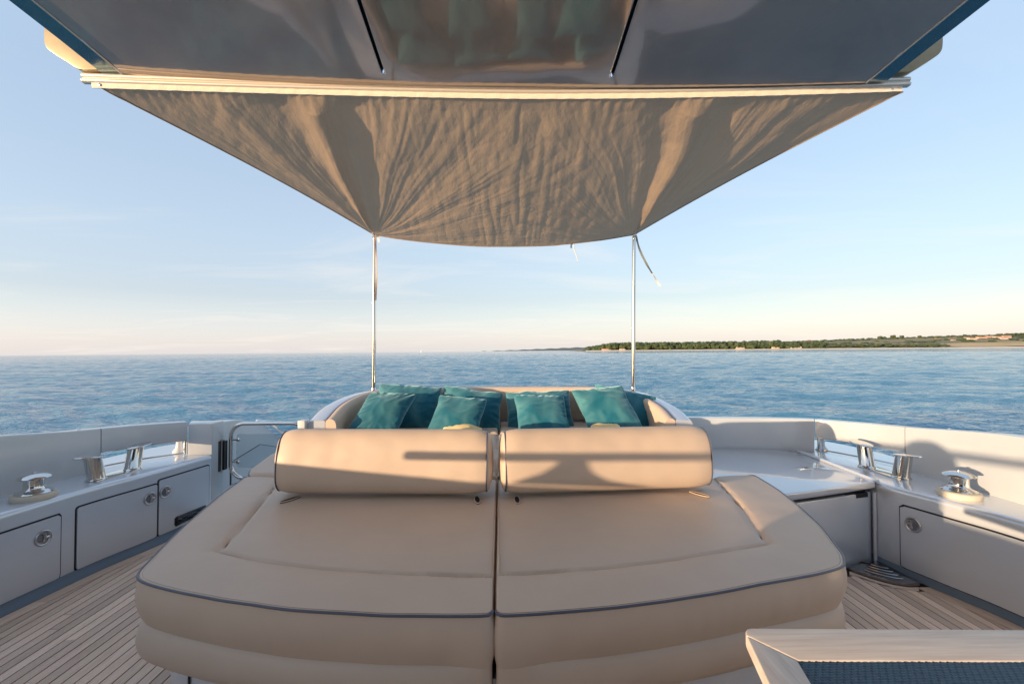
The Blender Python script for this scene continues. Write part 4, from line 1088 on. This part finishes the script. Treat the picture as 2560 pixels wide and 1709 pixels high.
# wing plates at the rail ends
for sd_ in (-1, 1):
    t = thing('hardtop_wing', 'rounded golden brown wing plate at the %s end of the hardtop aft edge' % ('left' if sd_ < 0 else 'right'), 'wing plate', (sd_ * 2.9, 3.03, 3.5), 'wing plates at the hardtop corners')
    zz = 0 if sd_ < 0 else .075; xx = 0 if sd_ < 0 else .06
    P = spline([(-2.80, 3.475), (-2.95, 3.475), (-3.05, 3.53), (-3.13, 3.58), (-3.18, 3.62), (-3.20, 3.67), (-3.20, 3.77), (-3.17, 3.84)], 6).tolist() + [(-2.80, 3.84)]
    P = [(-sd_ * (x - xx * 1.0) , z + zz) for x, z in P]; n = len(P)
    pm = PM(); y0, y1 = 3.23, 3.31
    pm.add([(x, y0, z) for x, z in P] + [(x, y1, z) for x, z in P], [tuple(range(n)), tuple(range(2 * n - 1, n - 1, -1))] + [(i, i + n, (i + 1) % n + n, (i + 1) % n) for i in range(n)])
    pm.build('plate', wingm, t, angle=35, bevel=.008)

# ================================================================== AWNING
POLE_L, POLE_R = (-1.380, 5.00, 2.770), (1.484, 5.00, 2.790)
def make_awning():
    ns, ntt = 560, 300
    s = np.linspace(0, 1, ns); t_ = np.linspace(0, 1, ntt)
    V = np.zeros((ns, ntt, 3))
    A = np.array([-2.845, 3.278]); B = np.array([3.0, 3.278])
    pl, pr = np.array(POLE_L), np.array(POLE_R)
    for i, q in enumerate(s):
        top = np.array([A[0] + (B[0] - A[0]) * q, 3.278, 0]); top[2] = railz(top[0]) - .094
        bot = pl + (pr - pl) * q
        sag = 4 * q * (1 - q)
        bot = bot + np.array([0, -.13 * sag ** .9, -.165 * sag ** 1.0])
        for j, w in enumerate(t_):
            p = top * (1 - w) + bot * w
            p[2] -= .018 * 4 * w * (1 - w) * (.45 + .55 * sag)
            u_ = abs(2 * q - 1); p[2] += .018 * math.exp(-((u_ - .52) / .2) ** 2) * 4 * w * (1 - w)
            # hollow side edges
            hol = .07 * math.sin(math.pi * w); p[0] += hol * (1 - 2 * q) * max(0, abs(1 - 2 * q)) ** 1.5
            V[i, j] = p
    # radial folds out of the two pole corners
    def fold(P, x, y, seed, flip):
        dx = x - P[0]; dy = P[1] - y; r = math.hypot(dx, dy); th = math.atan2(dx * flip, dy)   # 0 = straight to the rail, + = towards centre
        g = r * math.exp(-r / 1.35) * min(1, r / .05)
        wob = .05 * noise.noise(Vector((r * 1.3, seed, 2)))
        t2 = th + wob
        f = 0.0
        f += -.135 * math.exp(-((t2 + .00) / .070) ** 2)              # deep valley
        f += .055 * math.exp(-((t2 + .17) / .075) ** 2) + .055 * math.exp(-((t2 - .16) / .07) ** 2)
        f += -.022 * math.exp(-((t2 + .40) / .06) ** 2) + .02 * math.exp(-((t2 + .62) / .07) ** 2)
        f += -.02 * math.exp(-((t2 - .42) / .07) ** 2)
        if flip < 0 and t2 < -.3: f += .02 * noise.noise(Vector((t2 * 10, 44, r * .5))) * min(1, (-.3 - t2) / .15)
        f += .020 * noise.noise(Vector((t2 * 6.5, seed, 0)))
        a1 = noise.noise(Vector((t2 * 13, seed + 4, r * .45))); f += .022 * a1
        a2 = noise.noise(Vector((t2 * 27, seed + 9, r * .8))); f += .010 * (1 - 2.4 * abs(a2)) * (.6 + .8 * noise.noise(Vector((t2 * 3, r * 1.5, seed))))
        a3 = noise.noise(Vector((t2 * 60, seed + 14, r * 1.6))); f += .005 * a3
        return g * f, t2, r
    for i in range(ns):
        q = s[i]
        eL = min(1, q / .035); eR = min(1, (1 - q) / .035)
        for j in range(ntt):
            x, y, z = V[i, j]; w = t_[j]
            m_ = min(1, w / .06 + .0); nb = min(1, (1 - w) / .03)
            wl = 1 / (1 + math.exp((x - .10) / .30)); wr_ = 1 / (1 + math.exp(-(x - .05) / .30))
            fl, tl, rl_ = fold(POLE_L, x, y, 2.0, 1); fr_, tr_, rr_ = fold(POLE_R, x, y, 8.0, -1)
            h = (wl * fl + wr_ * fr_) * m_ * min(eL, eR)
            # tension wrinkles running up from the sagging aft edge in the middle
            mid = math.exp(-((x - .1) / .8) ** 2)
            n0 = noise.noise(Vector((x * 5 + .5 * noise.noise(Vector((x * 2, y * 2, 1))), y * .9, 3)))
            h += mid * (.012 * n0 + .006 * (1 - 2.5 * abs(noise.noise(Vector((x * 11, y * 1.6, 13)))))) * nb * m_
            n2 = noise.noise(Vector((x * 6 + y * 2, y * 4 - x, 2)))
            h += .0038 * (1 - abs(n2) * 2.5) * m_ * min(eL, eR) * nb
            # gathers under the rail
            h += .0055 * math.sin(x * 75 + 2 * noise.noise(Vector((x * 4, 0, 0)))) * math.exp(-w / .035) * min(1, abs(x) / .8)
            V[i, j, 2] += h
    me = bpy.data.meshes.new('awning')
    idx = np.arange(ns * ntt).reshape(ns, ntt)
    Q = np.stack([idx[:-1, :-1], idx[1:, :-1], idx[1:, 1:], idx[:-1, 1:]], -1).reshape(-1, 4)
    me.vertices.add(ns * ntt); me.vertices.foreach_set('co', V.reshape(-1))
    me.loops.add(Q.size); me.polygons.add(len(Q)); me.loops.foreach_set('vertex_index', Q.ravel().astype(np.int32))
    me.polygons.foreach_set('loop_start', (np.arange(len(Q)) * 4).astype(np.int32)); me.update(calc_edges=True)
    me.materials.append(canvas); me.shade_smooth()
    t = thing('awning', 'wrinkled taupe canvas awning stretched from the hardtop to two poles', 'awning', (0, 4.2, 3.0))
    o = bpy.data.objects.new('canvas_sheet', me); COL.objects.link(o); keep(o, t)
    for path in (V[0], V[-1], V[:, -1]):
        P = path[::6].tolist() + [path[-1].tolist()]
        strand('hem', P, .006, canvas, t, 6)
    # zip pull hanging from the aft hem
    zp = V[int(ns * .757), -1]
    pm_ = PM(); box(pm_, zp[0] - .028, zp[0] - .014, zp[1] - .004, zp[1] + .002, zp[2] - .05, zp[2] - .012); tube(pm_, [(zp[0] + .004, zp[1], zp[2]), (zp[0] - .021, zp[1], zp[2] - .015)], .005, 6); pm_.build('zip_pull', darksteel, t)
    strand('zip_cord', spline([(zp[0] + .006, zp[1], zp[2] - .004), (zp[0] + .012, zp[1], zp[2] - .06), (zp[0] + .035, zp[1], zp[2] - .13), (zp[0] + .052, zp[1], zp[2] - .19)], 5), .004, cordm, t, 6)
    return t
awn = make_awning()
# poles
for P, nm in ((POLE_L, 'left'), (POLE_R, 'right')):
    x, y, z = P; xb = x - (.0 if nm == 'left' else .018)
    t = thing('awning_pole', 'slim polished steel pole carrying the %s aft corner of the awning' % nm, 'pole', (xb, y, 1.04), 'awning poles')
    pm = PM(); tube(pm, [(xb, y, 1.05), (x, y, z - .03)], .0215, 20); pm.build('tube', chrome, t)
    pm = PM(); lathe(pm, [(.034, 0), (.034, .008), (.024, .014), (.022, .035)], (xb, y, 1.065), seg=20); pm.build('socket', chrome, t)
    pm = PM(); lathe(pm, [(.020, -.05), (.022, -.045), (.022, -.03), (.012, -.02), (.008, 0)], (x, y, z - .01), seg=16); pm.build('cap', chrome, t)
    pm = PM(); tube(pm, [(x + .020 * math.cos(a_ * 1.0), y - .03 + .03 * math.sin(a_), z - .035 + .008 * (i_ / 8)) for i_, a_ in enumerate(np.linspace(0, 18.8, 49))], .0022, 5); pm.build('lashing', cordm, t)
    pm = PM(); tube(pm, [(x + .024 * math.cos(a_), y - .005, z - .012 + .024 * math.sin(a_)) for a_ in np.linspace(0, 6.28, 17)[:-1]], .0035, 6, closed=True); pm.build('shackle', chrome, t)
def ribbon(pts, w, m, lb, name='tie_ribbon'):
    P = spline(pts, 8); n = len(P); V = []
    for i, p in enumerate(P):
        tw = .5 * math.sin(i * .35); d = np.array([math.cos(tw), math.sin(tw), 0]) * w / 2
        e = np.array([-math.sin(tw), math.cos(tw), 0]) * .0012
        V.append([tuple(p + d + e), tuple(p - d + e), tuple(p - d - e), tuple(p + d - e)])
    pm_ = PM(); sweep(pm_, V); return tag(pm_.build(name, m, None), lb, 'ribbon', 'loose tie ribbons at the awning corners')
xR, yR, zR = POLE_R
ribbon([(xR + .02, yR, zR - .01), (xR + .06, yR, zR - .16), (xR + .13, yR, zR - .31), (xR + .20, yR, zR - .43)], .026, ribbonm, 'grey tie ribbon blowing out from the top of the right pole')
ribbon([(xR + .20, yR, zR - .43), (xR + .25, yR, zR - .51), (xR + .29, yR, zR - .575)], .022, cordm, 'white tail end of the ribbon blowing off the right pole')
xL, yL, zL = POLE_L
ribbon([(xL + .012, yL - .02, zL - .02), (xL + .022, yL - .03, zL - .2), (xL + .030, yL - .03, zL - .45), (xL + .022, yL - .03, zL - .72)], .022, mat('beige_webbing', (.45, .36, .30), .7), 'beige ribbon hanging straight down the left pole')
ribbon([(xL + .02, yL - .02, zL - .01), (xL + .045, yL - .02, zL - .03), (xL + .052, yL - .02, zL - .085)], .02, cordm, 'short white tie end beside the top of the left pole')

# ================================================================== TABLE (foreground)
t = thing('cockpit_table', 'bleached teak table corner with navy woven inlay in the right foreground', 'table', (1.2, .7, 0))
TZ = .75
def tb(poly, z0, z1, name, m, bev=.0):
    pm_ = PM(); prism(pm_, poly, z0, z1); return pm_.build(name, m, t, bevel=bev, angle=50, seg=3)
xl = lambda y: .657 - (1.231 - y) * .25; il = lambda y: .722 - (1.102 - y) * .25
corner = [(xl(1.20), 1.20), (xl(1.215) + .003, 1.217), (xl(1.225) + .010, 1.228), (xl(1.23) + .022, 1.2315)]
tb(corner + [(2.0, 1.186), (2.0, 1.064), (il(1.102) + .0012, 1.1015)], TZ - .035, TZ, 'frame_board', tablewood, .004)
tb([(xl(1.199), 1.199), (il(1.102) - .0006, 1.1005), (il(.25), .25), (xl(.15), .15)], TZ - .035, TZ - .0008, 'frame_board', tablewood_y, .004)
tb([(xl(.149), .149), (il(.25), .249), (2.0, .249), (2.0, .149)], TZ - .035, TZ, 'frame_board', tablewood, .004)
def weave():
    nx, ny = 520, 340; x0, x1, y0, y1 = .50, 2.0, .25, 1.12
    V = []; F = []
    xs = np.linspace(0, 1, nx); ys = np.linspace(0, 1, ny)
    c = .0085
    for a in xs:
        for b in ys:
            y = y0 + (1.1015 - .038 * 0 - y0) * b; xa = il(y); x = xa + (x1 - xa) * a
            yt = 1.1015 + (1.064 - 1.1015) * (x - .722) / 1.278; y = y0 + (yt - y0) * b
            p = x + .25 * y; u = p / c; v = y / c
            ph = (math.floor(u) + math.floor(v)) % 2
            h = math.sin(math.pi * (u % 1)) * math.sin(math.pi * (v % 1))
            V.append((x, y, TZ - .0042 + .0030 * h ** .6 * (1 if ph else .55)))
    o = mesh_obj('woven_inlay', V, grid_faces(nx, ny), woven, None, True, 0); keep(o, t); o['kind'] = 'stuff'
weave()
tb([(.50, .24), (2.0, .24), (2.0, 1.07), (.70, 1.09)], TZ - .03, TZ - .008, 'inlay_tray', groove)
pm = PM(); tube(pm, [(1.35, .65, 0), (1.35, .65, TZ - .03)], .045, 20); lathe(pm, [(.16, 0), (.16, .01), (.06, .03)], (1.35, .65, .003), seg=32); pm.build('pedestal', chrome, t)

# ================================================================== FORWARD, out of frame: what shades the cockpit
t = thing('side_handrail', 'grey tube handrail on a flared stanchion along the left bulwark', 'handrail', (-3.0, .6, 1.1))
hx = -3.0
pm = PM(); tube(pm, spline([(hx, 1.08, 1.096), (hx, .5, 1.158), (hx, -.18, 1.234), (hx, -1.0, 1.32), (hx, -2.0, 1.42)], 8), .027, 14); pm.build('rail', satin, t)
P = [(.365, 1.17), (.425, 1.165), (.455, 1.11), (.50, 1.06), (.62, .99), (.08, 1.00), (.27, 1.04), (.335, 1.09)]
P = P[::-1]
pm = PM(); n = len(P); pm.add([(hx - .02, y, z) for y, z in P] + [(hx + .02, y, z) for y, z in P], [tuple(range(n)), tuple(range(2 * n - 1, n - 1, -1))] + [(i, i + n, (i + 1) % n + n, (i + 1) % n) for i in range(n)]); pm.build('stanchion', gel, t, smooth=False)
t = thing('cabin_front', 'dark glass cabin bulkhead with grey frames forward of the cockpit', 'cabin', (0, -3.0, 0))
pm = PM(); box(pm, -2.6, 2.6, -3.06, -3.00, .08, 3.4); pm.build('glass_door', cabinglass, t, smooth=False)
for x in (-2.6, -.9, .9, 2.6):
    pm = PM(); box(pm, x - .06, x + .06, -3.09, -2.95, 0, 3.5); pm.build('door_frame', gel, t, bevel=.01)
pm = PM(); prism(pm, [(-3.0, -2.42), (3.0, -2.42), (3.0, -5.2), (-3.0, -5.2)], -.06, .0); struct(pm.build('forward_deck', gel, None))
# unseen chair, added and shaped to cast the big round shadow on the right bulwark
t = thing('unseen_chair', 'unseen beige lounge chair added to cast the round shadow on the right bulwark', 'chair', (-2.2, -.36, 0))
cyc = -.36; P = []
for a_ in np.linspace(0, math.pi, 17): P.append((cyc + .21 * math.cos(a_), 1.12 + .20 * math.sin(a_)))
P = [(cyc + .21, .45)] + P + [(cyc - .21, .45)]; n = len(P)
pm = PM(); pm.add([(-2.22, y, z) for y, z in P] + [(-2.12, y, z) for y, z in P], [tuple(range(n)), tuple(range(2 * n - 1, n - 1, -1))] + [(i, i + n, (i + 1) % n + n, (i + 1) % n) for i in range(n)]); pm.build('backrest', leather, t, bevel=.015)
pm = PM(); box(pm, -2.12, -1.62, cyc - .25, cyc + .25, .38, .48); pm.build('seat', leather, t, bevel=.03)
pm = PM(); tube(pm, [(-1.9, cyc, 0), (-1.9, cyc, .38)], .04, 14); lathe(pm, [(.2, 0), (.2, .015), (.05, .03)], (-1.9, cyc, .003)); pm.build('pedestal', satin, t)
